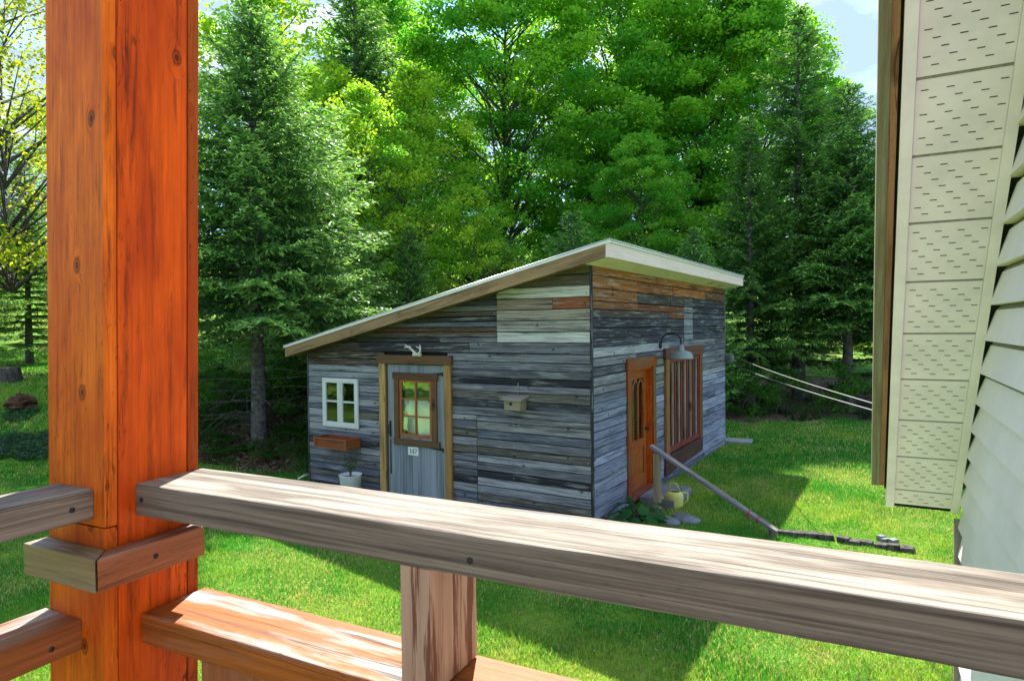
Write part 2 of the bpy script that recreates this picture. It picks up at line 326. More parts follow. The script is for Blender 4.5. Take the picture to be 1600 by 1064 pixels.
# ---------------------------------------------------------------- shed
XC, YC, XL, YB = -3.461, 7.554, -8.70, 14.46
ZH, ZL, SL = 3.44, 2.27, None
SL = (ZH - ZL) / (XC - XL)
roofz = lambda x: ZH + (x - XC) * SL
shed = thing('shed', 'weathered grey barn board shed with sloping metal roof standing on the lawn', 'shed', (XC, YC, 0))
GREYS = [(.085, .083, .085), (.125, .12, .118), (.17, .165, .16), (.26, .25, .235), (.045, .044, .046), (.14, .135, .13), (.10, .104, .115), (.024, .023, .023), (.19, .175, .155), (.10, .085, .07), (.21, .205, .19)]
BROWN = [(.13, .05, .02), (.22, .075, .02), (.07, .035, .02), (.30, .11, .03), (.05, .03, .022)]
PALE = [(.42, .44, .40), (.34, .32, .27), (.30, .27, .22), (.38, .36, .32), (.48, .47, .44)]
def jit(c, a=.12): k = R.uniform(1 - a, 1 + a) * BK[0]; t = (.96, .95, 1.09) if BK[0] > 1.5 and c[0] < .27 and c[0] < c[2] * 1.35 else (1, 1, 1); return tuple(max(.004, q * k * w_) for q, w_ in zip(c, t))
BK = [1.8]
def boardrow(mesh, axis, plane0, dirn, z0, z1, u0, u1, col, gap=.010, slope=False, skew=0., thick=.022, maxl=3.2, cuts=None):
    """boards on the wall. axis 'x': wall at Y=plane0; axis 'y': wall at X=plane0. dirn = outward sign"""
    if cuts is None:
        cuts = [u0]; 
        while cuts[-1] < u1 - .3:
            nxt = cuts[-1] + R.uniform(1.1, maxl)
            cuts.append(u1 if nxt > u1 - .5 else nxt)
        if cuts[-1] < u1: cuts.append(u1)
    for a, b in zip(cuts[:-1], cuts[1:]):
        c = jit(col(a, b, z0) if callable(col) else col)
        t = thick + R.uniform(-.004, .006); dz0 = R.uniform(0, .003); sk = R.uniform(-.003, .003); lean = R.uniform(0, .006)
        pts = []
        for i in range(8):
            uu = (b - .0015) if i & 1 else (a + .0015); zz = (z1 - gap + sk) if i & 4 else (z0 + dz0)
            if slope and not (i & 1) and a == u0: uu = max(a, XC + (zz + .02 - ZH) / SL)
            o = t if i & 2 else 0.; o += lean if (i & 2 and not i & 4) else 0
            pts.append((uu, plane0 + dirn * o, zz) if axis == 'x' else (plane0 + dirn * o, uu, zz))
        mesh.hexa(pts, 0, c)
        for uu in [a + .04, b - .04] + ([a + .61 * k_ for k_ in range(1, int((b - a) / .61))] if b - a > .9 else []):
            if R.random() < .8:
                zz = z0 + (z1 - z0) * R.uniform(.25, .75); o_ = thick + .012; e_ = .006; nc = R.choice([(.5, .5, .5), (.02, .012, .01), (.10, .04, .02)])
                if slope and zz > ZH - .09 + (uu - XC) * SL and axis == 'x': continue
                q4 = [(uu - e_, zz - e_), (uu + e_, zz - e_), (uu + e_, zz + e_), (uu - e_, zz + e_)]
                mesh.add([(p_, plane0 + dirn * o_, w__) if axis == 'x' else (plane0 + dirn * o_, p_, w__) for p_, w__ in q4], [(0, 1, 2, 3)], None, nc)
def split(u0, u1, z0, z1, holes):
    segs = [(u0, u1)]
    for (a, b, c, d) in holes:
        if z1 > c + .02 and z0 < d - .02:
            new = []
            for s0, s1 in segs:
                if a > s0: new.append((s0, min(a, s1)))
                if b < s1: new.append((max(b, s0), s1))
                if b <= s0 or a >= s1: new = new if new else new
            segs = [q for q in new if q[1] - q[0] > .02]
    return segs
# front wall (faces the viewer)
fw = B(); z = -.05
PX0 = -4.87; JX = -5.23
FHOLE = [(-6.98, -5.74, -1, 2.2)]
while z < ZH - .01:
    h = R.uniform(.095, .125)
    if 2.39 < z < 2.41: h = .13
    z1 = min(z + h, ZH)
    if abs(z1 - 2.40) < .07: z1 = 2.40
    if abs(z1 - 1.37) < .05: z1 = 1.37
    if z >= 2.395: z1 = min(z + .148, ZH)
    u0 = XL if z1 <= ZL else max(XL, XC + (z - ZH) / SL)
    for (a, b) in split(u0, XC, z, z1, FHOLE):
        if z >= 2.395:
            k = int(round((z - 2.4) / .148))
            if z1 < 3.2 or True:
                patch = [(.42, .40, .37), (.27, .245, .21), (.25, .205, .16), (.22, .16, .115), (.42, .40, .35), (.09, .07, .05), (.10, .075, .05)][min(k, 6)]
                if b > PX0:
                    if k == 3:
                        boardrow(fw, 'x', YC, -1, z, z1, PX0, -4.0, patch, cuts=[max(a, PX0), -4.0]); boardrow(fw, 'x', YC, -1, z, z1, -4.0, b, (.17, .055, .022), cuts=[-4.0, b])
                    else: boardrow(fw, 'x', YC, -1, z, z1, max(a, PX0), b, patch, slope=a > PX0, cuts=[max(a, PX0), b], thick=.03)
                if a < PX0:
                    zz = z
                    for q in (0, 1):   # narrower rows left of the pale patch
                        if q == 0: boardrow(fw, 'x', YC, -1, z, z + .074, a, PX0, lambda a_, b_, z_: R.choice(GREYS[:2] + GREYS[4:8]) if a_ > -6.8 else R.choice(BROWN[2:3] + GREYS[7:8]), slope=True)
                        else:
                            aa = max(a, XC + (z + .074 - ZH) / SL)
                            if aa < PX0 - .05: boardrow(fw, 'x', YC, -1, z + .074, z1, aa, PX0, lambda a_, b_, z_: R.choice([(.05, .05, .06), (.08, .055, .04), (.10, .10, .11)]), slope=True)
        else:
            def cf(a_, b_, z_):
                if a_ < -7.05 and z_ > 2.0: return R.choice([(.06, .04, .03), (.04, .035, .035), (.09, .05, .03)])
                if a_ < -7.05 and 1.5 < z_: return R.choice([(.17, .17, .165), (.2, .2, .19), (.14, .14, .14)])
                if a_ > JX - .1 and 1.30 < z_ < 1.36: return (.12, .09, .05)
                return R.choice(GREYS)
            if z1 <= 1.38 and a < JX < b:
                boardrow(fw, 'x', YC, -1, z, z1, JX, b, cf, cuts=[JX, b]); boardrow(fw, 'x', YC, -1, z, z1, a, JX, cf, cuts=[a, JX - .006])
            else: boardrow(fw, 'x', YC, -1, z, z1, a, b, cf, slope=z1 > ZL, maxl=3.4)
    z = z1
fw.build('front_wall', M_SHED, shed, bevel=.002)
# side wall (right)
DO = (8.70, 9.86, .10, 2.04)    # church door opening incl. frame
WO = (10.36, 12.50, .2, 2.13)
sw = B(); z = -.05
DIN = (8.80, 9.76, .13, 1.97); WIN = (10.50, 12.36, .50, 2.03)
while z < ZH - .01:
    h = R.uniform(.10, .135) if z > .8 else R.uniform(.15, .2)
    if z > 2.9: h = .165
    z1 = min(z + h, ZH + .02)
    for (a, b) in split(YC, YB, z, z1, [DIN, WIN]):
        def cf(a_, b_, z_):
            if z_ > 2.95 : return R.choice([(.22, .07, .022), (.13, .055, .025), (.28, .10, .03), (.10, .05, .03)])
            if z_ > 2.7: return R.choice([(.16, .055, .02), (.06, .045, .04), (.2, .08, .03)]) if a_ < 11.5 else R.choice([(.05, .05, .06), (.035, .035, .04)])
            if z_ > 2.3: return R.choice([(.045, .045, .055), (.03, .03, .036), (.07, .07, .085)])
            if z_ < 1.5: return R.choice([(.19, .20, .235), (.24, .255, .29), (.14, .15, .185), (.17, .18, .22), (.09, .1, .13)])
            return R.choice(GREYS[:4] + GREYS[5:7])
        if 2.15 < z and z < 2.95 and a < 11.6 < b:
            boardrow(sw, 'y', XC, 1, z, z1, a, 11.45, cf); boardrow(sw, 'y', XC, 1, z, z1, 11.45, 11.98, (.17, .175, .17) if z < 2.85 else (.07, .065, .06), cuts=[11.45, 11.98], thick=.03); boardrow(sw, 'y', XC, 1, z, z1, 11.98, b, cf)
        else: boardrow(sw, 'y', XC, 1, z, z1, a, b, cf, maxl=2.8)
    z = z1
sw.build('side_wall', M_SHED, shed, bevel=.002)
bw = B(); z = -.05                                  # rear and far walls
while z < ZL - .02:
    boardrow(bw, 'y', XL, -1, z, min(z + .12, ZL), YC, YB, lambda *_: R.choice(GREYS)); z += .12
z = -.05
while z < ZH - .02:
    z1 = min(z + .12, ZH); boardrow(bw, 'x', YB, 1, z, z1, XL if z1 <= ZL else max(XL, XC + (z - ZH) / SL), XC, lambda *_: R.choice(GREYS), slope=z1 > ZL); z = z1
bw.build('rear_wall', M_SHED, shed)
cb = B(); cb.box(W, (XC - .004, YC - .034, -.05), (XC + .030, YC - .002, ZH - .03), 2, (.05, .05, .058)); cb.build('corner_board', M_SHED, shed)
cb = B(); cb.box(W, (XC + .002, YB - .0, -.05), (XC + .028, YB + .025, ZH - .05), 2, (.26, .27, .29)); cb.build('corner_board', M_SHED, shed)
cb = B(); cb.box(W, (XL - .03, YC - .03, -.05), (XL + .0, YC + .0, ZL - .04), 2, (.07, .075, .09)); cb.build('corner_board', M_SHED, shed)
it = B()                                            # inner lining keeps daylight out of the gaps
for lo, hi in (((XL + .02, YC + .02, 0), (-6.98, YC + .03, ZL - .03)), ((-5.74, YC + .02, 0), (XC - .02, YC + .03, ZL)), ((-6.98, YC + .02, 2.2), (-5.74, YC + .03, ZL)),
               ((XL + .03, YC + .03, 0), (XL + .04, YB - .03, ZL - .03)), ((XL + .03, YB - .04, 0), (XC - .03, YB - .03, ZL - .03)),
               ((XC - .03, YC + .03, -.02), (XC - .02, DIN[0] - .03, ZH - .05)), ((XC - .03, DIN[1] + .03, -.02), (XC - .02, WIN[0] - .01, ZH - .05)),
               ((XC - .03, WIN[1] + .01, -.02), (XC - .02, YB - .05, ZH - .05)), ((XC - .03, DIN[0] - .03, DIN[3] + .03), (XC - .02, DIN[1] + .03, ZH - .05)),
               ((XC - .03, WIN[0] - .01, WIN[3] + .01), (XC - .02, WIN[1] + .01, ZH - .05)), ((XC - .03, WIN[0] - .01, -.02), (XC - .02, WIN[1] + .01, WIN[2] - .01)),
               ((XL + .04, YC + .04, 0), (XC - .04, YB - .05, .03))):
    it.box(W, lo, hi, 0, (.03, .028, .025))
it.build('lining', M_DARK, shed)
# roof
RX0, RX1, RY0, RY1 = XL - .27, XC + .36, YC - .27, YB + .22
rz = lambda x: roofz(x) - .045
def slab(bld, x0, x1, y0, y1, t0, t1, col, g=0, mi=0):
    bld.hexa([((x1 if i & 1 else x0), (y1 if i & 2 else y0), rz(x1 if i & 1 else x0) + (t1 if i & 4 else t0)) for i in range(8)], g, col, mi)
rf = B(); slab(rf, RX0 + .03, RX1 - .03, RY0 + .035, RY1 - .03, .0, .05, (.35, .26, .18)); 
rf.build('roof_deck', M_TRIM, shed)
rm = B(); n_ = int((RY1 - RY0 + .06) / .0125); vs = []; 
for i in range(n_ + 1):
    y = RY0 - .03 + i * .0125; dz = .011 * math.sin(2 * math.pi * i * .0125 / .076)
    for x in (RX0 - .03, RX1 + .03): vs += [(x, y, rz(x) + .178 + dz), (x, y, rz(x) + .173 + dz)]
fs = []
for i in range(n_):
    a = i * 4; b = a + 4; fs += [(a, a + 2, b + 2, b), (a + 1, b + 1, b + 3, a + 3), (a, b, b + 1, a + 1), (a + 2, a + 3, b + 3, b + 2)]
rm.add(vs, fs, None, (.6, .6, .6), 0, True); rm.build('corrugated_sheet', M_ROOF, shed)
re = B(); slab(re, RX0 - .02, RX1 + .02, RY0 - .025, RY0 + .02, .138, .172, (.8, .8, .78)); slab(re, RX1 - .01, RX1 + .02, RY0 + .022, RY1 + .01, .145, .162, (.8, .8, .78)); re.build('edge_flashing', M_EDGE, shed)
rk = B()
xm = -7.43
slab(rk, RX0, xm - .003, RY0 - .012, RY0 + .03, -.02, .143, (.36, .21, .105)); slab(rk, xm, RX1 - .035, RY0 - .012, RY0 + .03, -.02, .143, (.40, .24, .125))
slab(rk, RX0, RX0 + .03, RY0 + .032, RY1, -.02, .143, (.30, .18, .09), 1)
rk.build('rake_board', M_TRIM, shed, bevel=.003)
ef = B(); slab(ef, RX1 - .033, RX1, RY0 - .012, RY1, -.03, .143, (.90, .68, .62), 1); slab(ef, RX0, RX1, RY1 + .001, RY1 + .03, -.02, .143, (.7, .6, .5)); ef.build('eave_board', M_PINK, shed, bevel=.003)
sf = B(); slab(sf, XC + .03, RX1 - .034, RY0 + .031, RY1 - .01, -.022, -.002, (.95, .80, .80), 1); slab(sf, RX0 + .04, XC + .028, RY0 + .032, YC - .002, .0, .01, (.3, .2, .12)); sf.build('soffit', M_PINK, shed)

BK[0] = 1.15
# plank door in the front wall
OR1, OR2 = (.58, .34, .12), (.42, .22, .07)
DX0, DX1, DZ = -7.055, -5.655, 2.155
df = B()
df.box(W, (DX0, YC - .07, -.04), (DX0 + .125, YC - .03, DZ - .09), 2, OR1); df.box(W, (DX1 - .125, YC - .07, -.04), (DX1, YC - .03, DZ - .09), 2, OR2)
df.box(W, (DX0 - .03, YC - .08, DZ - .087), (DX1 + .02, YC - .03, DZ + .045), 0, (.17, .085, .04))
df.box(W, (DX0 + .126, YC - .045, -.04), (DX0 + .146, YC + .05, DZ - .09), 2, (.12, .07, .04)); df.box(W, (DX1 - .146, YC - .045, -.04), (DX1 - .126, YC + .05, DZ - .09), 2, (.12, .07, .04))
df.build('door_frame', M_TRIM, shed, bevel=.004)
X0, X1 = DX0 + .15, DX1 - .15; YD = YC - .03
SX0, SX1, SZ0, SZ1 = -6.66, -6.03, .96, 1.83        # sash opening in the door
dp = B(); x = X0
while x < X1 - .01:
    x2 = min(x + R.uniform(.10, .13), X1)
    col = R.choice([(.24, .255, .28), (.20, .215, .24), (.29, .305, .33), (.17, .18, .20)])
    zs = [(-.02, DZ - .1)] if (x2 < SX0 + .02 or x > SX1 - .02) else [(-.02, SZ0), (SZ1, DZ - .1)]
    for a, b in zs: dp.box(W, (x + .002, YD, a), (x2 - .001, YD + .03, b), 2, jit(col))
    x = x2
door = dp.build('door', M_PLANK, shed, bevel=.002)
ds = B(); BR = (.19, .085, .035)
ds.box(W, (SX0 - .10, YD - .03, SZ0 - .03), (SX0 - .005, YD - .002, SZ1 + .0), 2, BR); ds.box(W, (SX1 + .005, YD - .03, SZ0 - .03), (SX1 + .10, YD - .002, SZ1), 2, BR)
ds.box(W, (SX0 - .12, YD - .034, SZ1 + .002), (SX1 + .125, YD - .002, SZ1 + .105), 0, (.13, .06, .03)); ds.box(W, (SX0 - .11, YD - .034, SZ0 - .13), (SX1 + .15, YD - .002, SZ0 - .032), 0, (.15, .085, .04))
for a, b in ((SX0, SX0 + .045), (SX1 - .045, SX1), ((SX0 + SX1) / 2 - .012, (SX0 + SX1) / 2 + .012)): ds.box(W, (a, YD - .012, SZ0), (b, YD + .02, SZ1), 2, (.42, .15, .05))
for zz, t in ((SZ0 + .02, .025), (SZ1 - .02, .02), (SZ0 + (SZ1 - SZ0) * .36, .011), (SZ0 + (SZ1 - SZ0) * .66, .011)): ds.box(W, (SX0 + .046, YD - .010, zz - t), (SX1 - .046, YD + .018, zz + t), 0, (.42, .15, .05))
ds.build('window_frame', M_TRIM, door, bevel=.003)
gp = B(); gp.box(W, (SX0 + .02, YD + .005, SZ0 + .01), (SX1 - .02, YD + .008, SZ1 - .01)); gp.build('pane', M_GLASS, door)
g = NG('lace_curtain'); f = g.noise(g.n('Mapping', i0=g.n('TexCoord').outputs['Object'], i3=(60, 60, 60)).outputs[0], 1, 3, .6)
g.pbr(g.mix(g.ramp(f, (.4, 0.), (.6, 1.)), (.86, .84, .92), (.97, .94, 1.0)), .8); M_CURT = g.m
cu = B(); vs = []; N = 60
for i in range(N + 1):
    t = i / N; x = SX0 + .03 + t * (SX1 - SX0 - .06); yy = YD + .026 + .006 * math.sin(t * 46) + .003 * math.sin(t * 113)
    for j in range(6): vs.append((x, yy, SZ0 - .01 + j / 5 * (.58 - .06 * max(0, t - .8) * 5)))
cu.add(vs, [(i * 6 + j, (i + 1) * 6 + j, (i + 1) * 6 + j + 1, i * 6 + j + 1) for i in range(N) for j in range(5)], None, (.8, .8, .8), 0, True); cu.build('curtain', M_CURT, door)
hd = B(); hx = X0 + .05
hd.box(W, (hx - .016, YD - .012, .93), (hx + .016, YD - .001, 1.18)); hd.tube([(hx, YD - .012, .98), (hx, YD - .05, 1.0), (hx, YD - .05, 1.11), (hx, YD - .012, 1.13)], .008); hd.tube([(hx, YD - .006, .90), (hx, YD - .006, .36)], .009)
hd.build('handle', M_IRON, door)
for zz, xr in ((1.93, 0.), (.82, .16)):
    hb = B(); yq = YD - .006
    hb.add([(X1 - .02, yq, zz - .022), (X1 - .02, yq, zz + .022), (X1 - .24, yq, zz + .008), (X1 - .27, yq, zz), (X1 - .24, yq, zz - .008)], [(0, 1, 2, 3, 4)])
    hb.tube([(X1, YD - .04, zz - .03), (X1, YD - .04, zz + .03)], .010)
    if xr: hb.box(W, (DX1 - .0, YC - .034, zz - .012), (DX1 + xr, YC - .028, zz + .008))
    hb.build('hinge', M_IRON, door)
npl = B(); nx0, nz0 = -6.40, .685
npl.box(W, (nx0 - .10, YD - .012, nz0), (nx0 + .10, YD - .002, nz0 + .125), 0, (.8, .8, .8), 0)
def stroke(bd, x, z, w_, h_): bd.box(W, (x, YD - .0145, z), (x + w_, YD - .0125, z + h_), 0, (0, 0, 0), 1)
def dstroke(bd, x0, z0, x1, z1, t):
    bd.hexa([((x1 if i & 4 else x0) + (t if i & 1 else 0), YD - (.0125 if i & 2 else .0145), (z1 if i & 4 else z0)) for i in range(8)], 0, (0, 0, 0), 1)
zb = nz0 + .028; hh = .07
stroke(npl, nx0 - .052, zb, .012, hh); stroke(npl, nx0 - .062, zb, .032, .006); dstroke(npl, nx0 - .064, zb + hh - .018, nx0 - .052, zb + hh - .002, .008)   # 1
stroke(npl, nx0 + .004, zb + .001, .011, hh - .002); dstroke(npl, nx0 - .022, zb + .023, nx0 + .001, zb + hh, .006); stroke(npl, nx0 - .022, zb + .0175, .046, .006); stroke(npl, nx0 - .004, zb - .004, .026, .005)   # 4
stroke(npl, nx0 + .030, zb + hh - .010, .040, .010); dstroke(npl, nx0 + .040, zb, nx0 + .061, zb + hh - .0105, .010)       # 7
npl.build('number_plate', [M_PLATE, M_BLACK], door, bevel=.0)

# white casement window on the front wall
wx0, wx1, wz0, wz1 = -8.33, -7.52, 1.0, 1.80; yw = YC - .034
wf = B(); WH = (.70, .69, .66)
wf.box(W, (wx0, yw - .03, wz0), (wx0 + .08, yw, wz1), 2, WH); wf.box(W, (wx1 - .08, yw - .03, wz0), (wx1, yw, wz1), 2, WH)
wf.box(W, (wx0 + .081, yw - .028, wz1 - .075), (wx1 - .081, yw, wz1), 0, WH); wf.box(W, (wx0 + .081, yw - .028, wz0), (wx1 - .081, yw, wz0 + .085), 0, WH)
xm_ = (wx0 + wx1) / 2; wf.box(W, (xm_ - .055, yw - .033, wz0 + .086), (xm_ - .002, yw, wz1 - .076), 2, WH); wf.box(W, (xm_ + .002, yw - .031, wz0 + .086), (xm_ + .055, yw, wz1 - .076), 2, WH)
for a, b in ((wx0 + .081, xm_ - .056), (xm_ + .056, wx1 - .081)): wf.box(W, (a, yw - .02, wz0 + .405), (b, yw - .004, wz0 + .435), 0, WH)
win = wf.build('window', M_PAINTW, shed, bevel=.003)
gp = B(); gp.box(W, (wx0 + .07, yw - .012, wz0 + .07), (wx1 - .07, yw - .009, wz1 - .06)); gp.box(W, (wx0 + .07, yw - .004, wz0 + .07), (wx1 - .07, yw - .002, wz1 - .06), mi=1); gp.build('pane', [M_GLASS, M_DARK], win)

# church door in the side wall: deep frame, orange reveals, leaf set back
ORG = (.62, .12, .012)
cf_ = B(); y0, y1, z0, z1 = DIN
TR = (.26, .125, .045)
cf_.box(W, (XC + .024, DO[0] - .02, z0), (XC + .055, y0 + .01, z1 + .005), 2, TR); cf_.box(W, (XC + .024, y1 - .01, z0), (XC + .055, DO[1] + .02, z1 + .005), 2, TR)
cf_.box(W, (XC + .024, DO[0] - .04, z1 + .006), (XC + .062, DO[1] + .05, DO[3] + .10), 1, (.24, .11, .045))
cf_.box(W, (XC - .30, y0 + .0, z0), (XC + .023, y0 + .03, z1), 2, ORG); cf_.box(W, (XC - .30, y1 - .03, z0), (XC + .023, y1, z1), 2, (.75, .13, .008))
cf_.box(W, (XC - .30, y0 + .03, z1 - .03), (XC + .023, y1 - .03, z1), 1, ORG)
cf_.box(W, (XC - .30, y0 - .02, z0 - .06), (XC + .09, y1 + .04, z0 - .001), 1, (.24, .10, .07))
cf_.build('side_door_frame', M_POST, shed, bevel=.003)
lf = B(); xl = XC - .10; a0, a1 = y0 + .035, y1 - .035; LC = (.42, .13, .03)
for lo, hi, gg in (((xl, a0, z0), (xl + .045, a0 + .12, z1 - .04), 2), ((xl, a1 - .12, z0), (xl + .045, a1, z1 - .04), 2), ((xl, a0 + .12, z1 - .16), (xl + .045, a1 - .12, z1 - .04), 1),
                   ((xl, a0 + .12, z0), (xl + .045, a1 - .12, z0 + .2), 1), ((xl, a0 + .12, z0 + .62), (xl + .045, a1 - .12, z0 + .74), 1), ((xl + .01, a0 + .12, z0 + .2), (xl + .03, a1 - .12, z0 + .62), 2),
                   ((xl + .02, a0 + .2, z0 + .27), (xl + .04, a1 - .2, z0 + .55), 2)):
    lf.box(W, lo, hi, gg, LC)
g0, g1 = a0 + .12, a1 - .12; gw = (g1 - g0) / 3
for k in (1, 2): lf.box(W, (xl + .005, g0 + gw * k - .014, z0 + .74), (xl + .04, g0 + gw * k + .014, z1 - .32), 2, (.36, .14, .05))
for k in range(3):                                   # pointed arches
    ya, yb = g0 + gw * k, g0 + gw * (k + 1); ym = (ya + yb) / 2
    for sgn, y_s in ((1, ya), (-1, yb)):
        lf.tube([(xl + .03, y_s + sgn * gw * (1 - math.cos(t)) * .9, z1 - .34 + .17 * math.sin(t)) for t in np.linspace(0, 1.2, 6)], .012, 6, (.40, .2, .09))
leaf = lf.build('side_door', M_POST, shed, bevel=.002)
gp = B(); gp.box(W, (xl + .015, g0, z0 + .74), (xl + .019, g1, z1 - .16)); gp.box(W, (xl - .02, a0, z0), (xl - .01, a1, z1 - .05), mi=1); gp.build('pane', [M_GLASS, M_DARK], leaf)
kb = B(); kb.lathe((xl + .046, a1 - .06, z0 + .88), [(.0, .06), (.018, .058), (.026, .045), (.018, .03), (.010, .02), (.024, .004), (.024, 0)], 14, axis=(1, 0, 0)); kb.build('handle', M_IRON, leaf)

# tall picture window with red mullions
y0, y1, z0, z1 = WIN; RD = (.26, .045, .03); OB = (.30, .11, .04)
pw = B()
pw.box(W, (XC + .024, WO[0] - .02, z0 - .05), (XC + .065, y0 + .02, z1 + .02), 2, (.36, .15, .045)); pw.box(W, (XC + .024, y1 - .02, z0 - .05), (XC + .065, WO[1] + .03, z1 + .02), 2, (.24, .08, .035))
pw.box(W, (XC + .024, WO[0] - .05, z1 + .021), (XC + .07, WO[1] + .09, z1 + .20), 1, (.17, .065, .035))
pw.hexa([((XC + .024) if not i & 1 else XC + .06, WO[0] - .04 if not i & 2 else WO[1] + .04, (z0 - .051 if i & 4 else (.13 if not i & 2 else .20))) for i in range(8)], 1, (.085, .035, .025))
pw.box(W, (XC - .02, y0 + .02, z0 - .03), (XC + .05, y1 - .02, z0 + .05), 1, RD); pw.box(W, (XC - .02, y0 + .02, z1 - .05), (XC + .05, y1 - .02, z1 + .01), 1, RD)
ny_ = 5
for k in range(ny_ + 1):
    yy = y0 + .045 + (y1 - y0 - .09) * k / ny_
    pw.box(W, (XC - .02, yy - .03, z0 + .05), (XC + .045, yy + .03, z1 - .05), 2, RD)
    if 0 < k: pw.box(W, (XC - .01, yy - .062, z0 + .05), (XC + .02, yy - .031, z1 - .05), 2, (.46, .36, .32))
pwo = pw.build('picture_window', M_TRIM, shed, bevel=.003)
gp = B(); gp.box(W, (XC - .003, y0 + .02, z0), (XC + .001, y1 - .02, z1)); gp.build('pane', M_GLASS, pwo)

# ---------------------------------------------------------------- things on and round the shed
o = B(); q = plane(650, 556, (0, YC - .09, 0), (0, 1, 0)); 
def P2(px, py, y=YC - .10): return tuple(plane(px, py, (0, y, 0), (0, 1, 0)))
o.tube([P2(632, 543, YC - .14), P2(638, 542, YC - .14), P2(643, 546, YC - .12), P2(648, 551), P2(651, 555, YC - .1)], [.010, .013, .016, .02, .024]); o.tube([P2(656, 539, YC - .14), P2(657, 545, YC - .13), P2(656, 551), P2(652, 555, YC - .1)], [.008, .014, .018, .024])
o.tube([P2(632, 538, YC - .14), P2(638, 542, YC - .14)], [.006, .01]); o.tube([P2(650, 541, YC - .15), P2(656, 545, YC - .13)], [.005, .011]); o.tube([P2(640, 540, YC - .16), P2(643, 546, YC - .12)], [.005, .011])
o.tube([P2(646, 554, YC - .085), P2(657, 554, YC - .085)], .03)
tag(o.build('deer_antler', M_BONE, origin=q), 'small bleached white antler mounted over the grey plank door', 'antler')

q = np.array([-8.04, YC - .03, .70])                # cedar planter under the white window
pb = thing('window_planter', 'empty reddish cedar planter box fixed below the white window', 'planter', tuple(q))
yo = YC - .33; x0 = P2(491, 690, yo)[0]; x1, zb, zt = -7.50, .70, .865
m_ = B(); RC = (.30, .075, .022)
m_.box(W, (x0 + .02, yo, zb), (x1 - .02, yo + .02, zt), 0, RC); m_.box(W, (x0 + .02, YC - .055, zb), (x1 - .02, YC - .036, zt), 0, RC); m_.box(W, (x0, yo - .004, zb + .005), (x0 + .019, YC - .034, zt + .003), 1, RC); m_.box(W, (x1 - .019, yo - .004, zb + .005), (x1, YC - .034, zt + .003), 1, (.34, .10, .03))
m_.box(W, (x0 + .02, yo + .021, zb + .005), (x1 - .02, YC - .056, zb + .02), 0, RC)
m_.build('trough', M_TRIM, pb, bevel=.002)
m_ = B()
for zz in (zb + .004, zt - .024): m_.box(W, (x0 + .012, yo - .012, zz), (x1 - .012, yo - .0045, zz + .022), 0, (.36, .11, .04)); m_.box(W, (x1 + .0005, yo - .01, zz), (x1 + .008, YC - .04, zz + .022), 1, (.36, .12, .04))
for xx in (x0 + .002, x1 - .05): m_.box(W, (xx, yo - .02, zb - .004), (xx + .048, yo - .0125, zt + .006), 2, (.38, .12, .045))
m_.build('trim', M_TRIM, pb, bevel=.001)

q = P2(548, 772, YC - .35); q = (q[0], q[1], float(hgt(q[0], q[1])))
pt = thing('potted_sapling', 'white plastic bucket with a thin leafy sapling left of the plank door', 'potted plant', q)
px_, py_ = q[0], q[1]; zt = P2(548, 741, YC - .35)[2]
m_ = B(); m_.lathe((px_, py_, q[2]), [(0, .0), (.135, .0), (.172, zt - q[2] - .01), (.180, zt - q[2]), (.172, zt - q[2] + .004), (.160, zt - q[2] - .03), (.15, zt - q[2] - .06)], 28); m_.build('bucket', M_WHITE, pt)
m_ = B(); m_.lathe((px_, py_, zt - .05), [(.152, 0), (.1, .01), (0, .012)], 20); m_.build('soil', M_DARK, pt)
m_ = B(); tips = []
for k in range(5):
    a = k * 1.3 + .4; rr = R.uniform(.05, .17); hh_ = R.uniform(.15, .32); tip = (px_ + rr * math.cos(a), py_ + rr * .6 * math.sin(a), zt + hh_)
    m_.tube([(px_, py_, zt - .05), (px_ + rr * .3 * math.cos(a), py_, zt + hh_ * .5), tip], [.006, .004, .002], 5); tips.append(tip)
m_.build('stem', M_BARK, pt)
c = []; 
for tp in tips:
    for k in range(22): t = R.uniform(.35, 1.05); c.append([px_ + (tp[0] - px_) * t + R.gauss(0, .025), py_ + (tp[1] - py_) * t + R.gauss(0, .025), zt + (tp[2] - zt) * t + R.gauss(0, .02)])
c = np.array(c) - np.array(q); nl = len(c); v, cc = quads(c, rng.normal(size=(nl, 3)), rng.normal(size=(nl, 3)), .05, .022, np.tile([.09, .15, .05], (nl, 1)) * rng.uniform(.7, 1.4, (nl, 1)))
cloud('leaves', v, cc, 4, M_LEAF, pt)

bx0, bz0 = plane(805, 640, (0, YC - .12, 0), (0, 1, 0))[[0, 2]]   # birdhouse
bh = thing('birdhouse', 'small bleached wood birdhouse hanging on the shed front wall', 'birdhouse', (bx0, YC - .03, bz0))
m_ = B(); GB = (.36, .29, .21); hw = .135
c_ = lambda x, y, z: (bx0 + x, YC - .03 + y, bz0 + z)
m_.hexa([c_(((hw - .012 * (0 if i & 4 else 1)) if i & 1 else -(hw - .012 * (0 if i & 4 else 1))), (-.004 if i & 2 else -.17), (.17 if i & 2 and i & 4 else .14 if i & 4 else 0)) for i in range(8)], 0, GB); m_.build('box', M_TRIM, bh, bevel=.003)
m_ = B(); m_.hexa([c_(hw + .035 if i & 1 else -hw - .035, .0 if i & 2 else -.215, (.172 if i & 2 else .132) + (.016 if i & 4 else .001)) for i in range(8)], 0, (.38, .33, .26)); m_.build('roof', M_TRIM, bh, bevel=.002)
m_ = B(); m_.lathe(c_(-.02, -.1705, .085), [(0, .001), (.021, .001), (.021, -.01)], 16, axis=(0, -1, 0)); m_.build('entrance_hole', M_DARK, bh)
m_ = B(); m_.tube([c_(.0, -.02, .18), c_(.0, -.005, .36)], .006); m_.build('hanger', M_CABLE, bh)

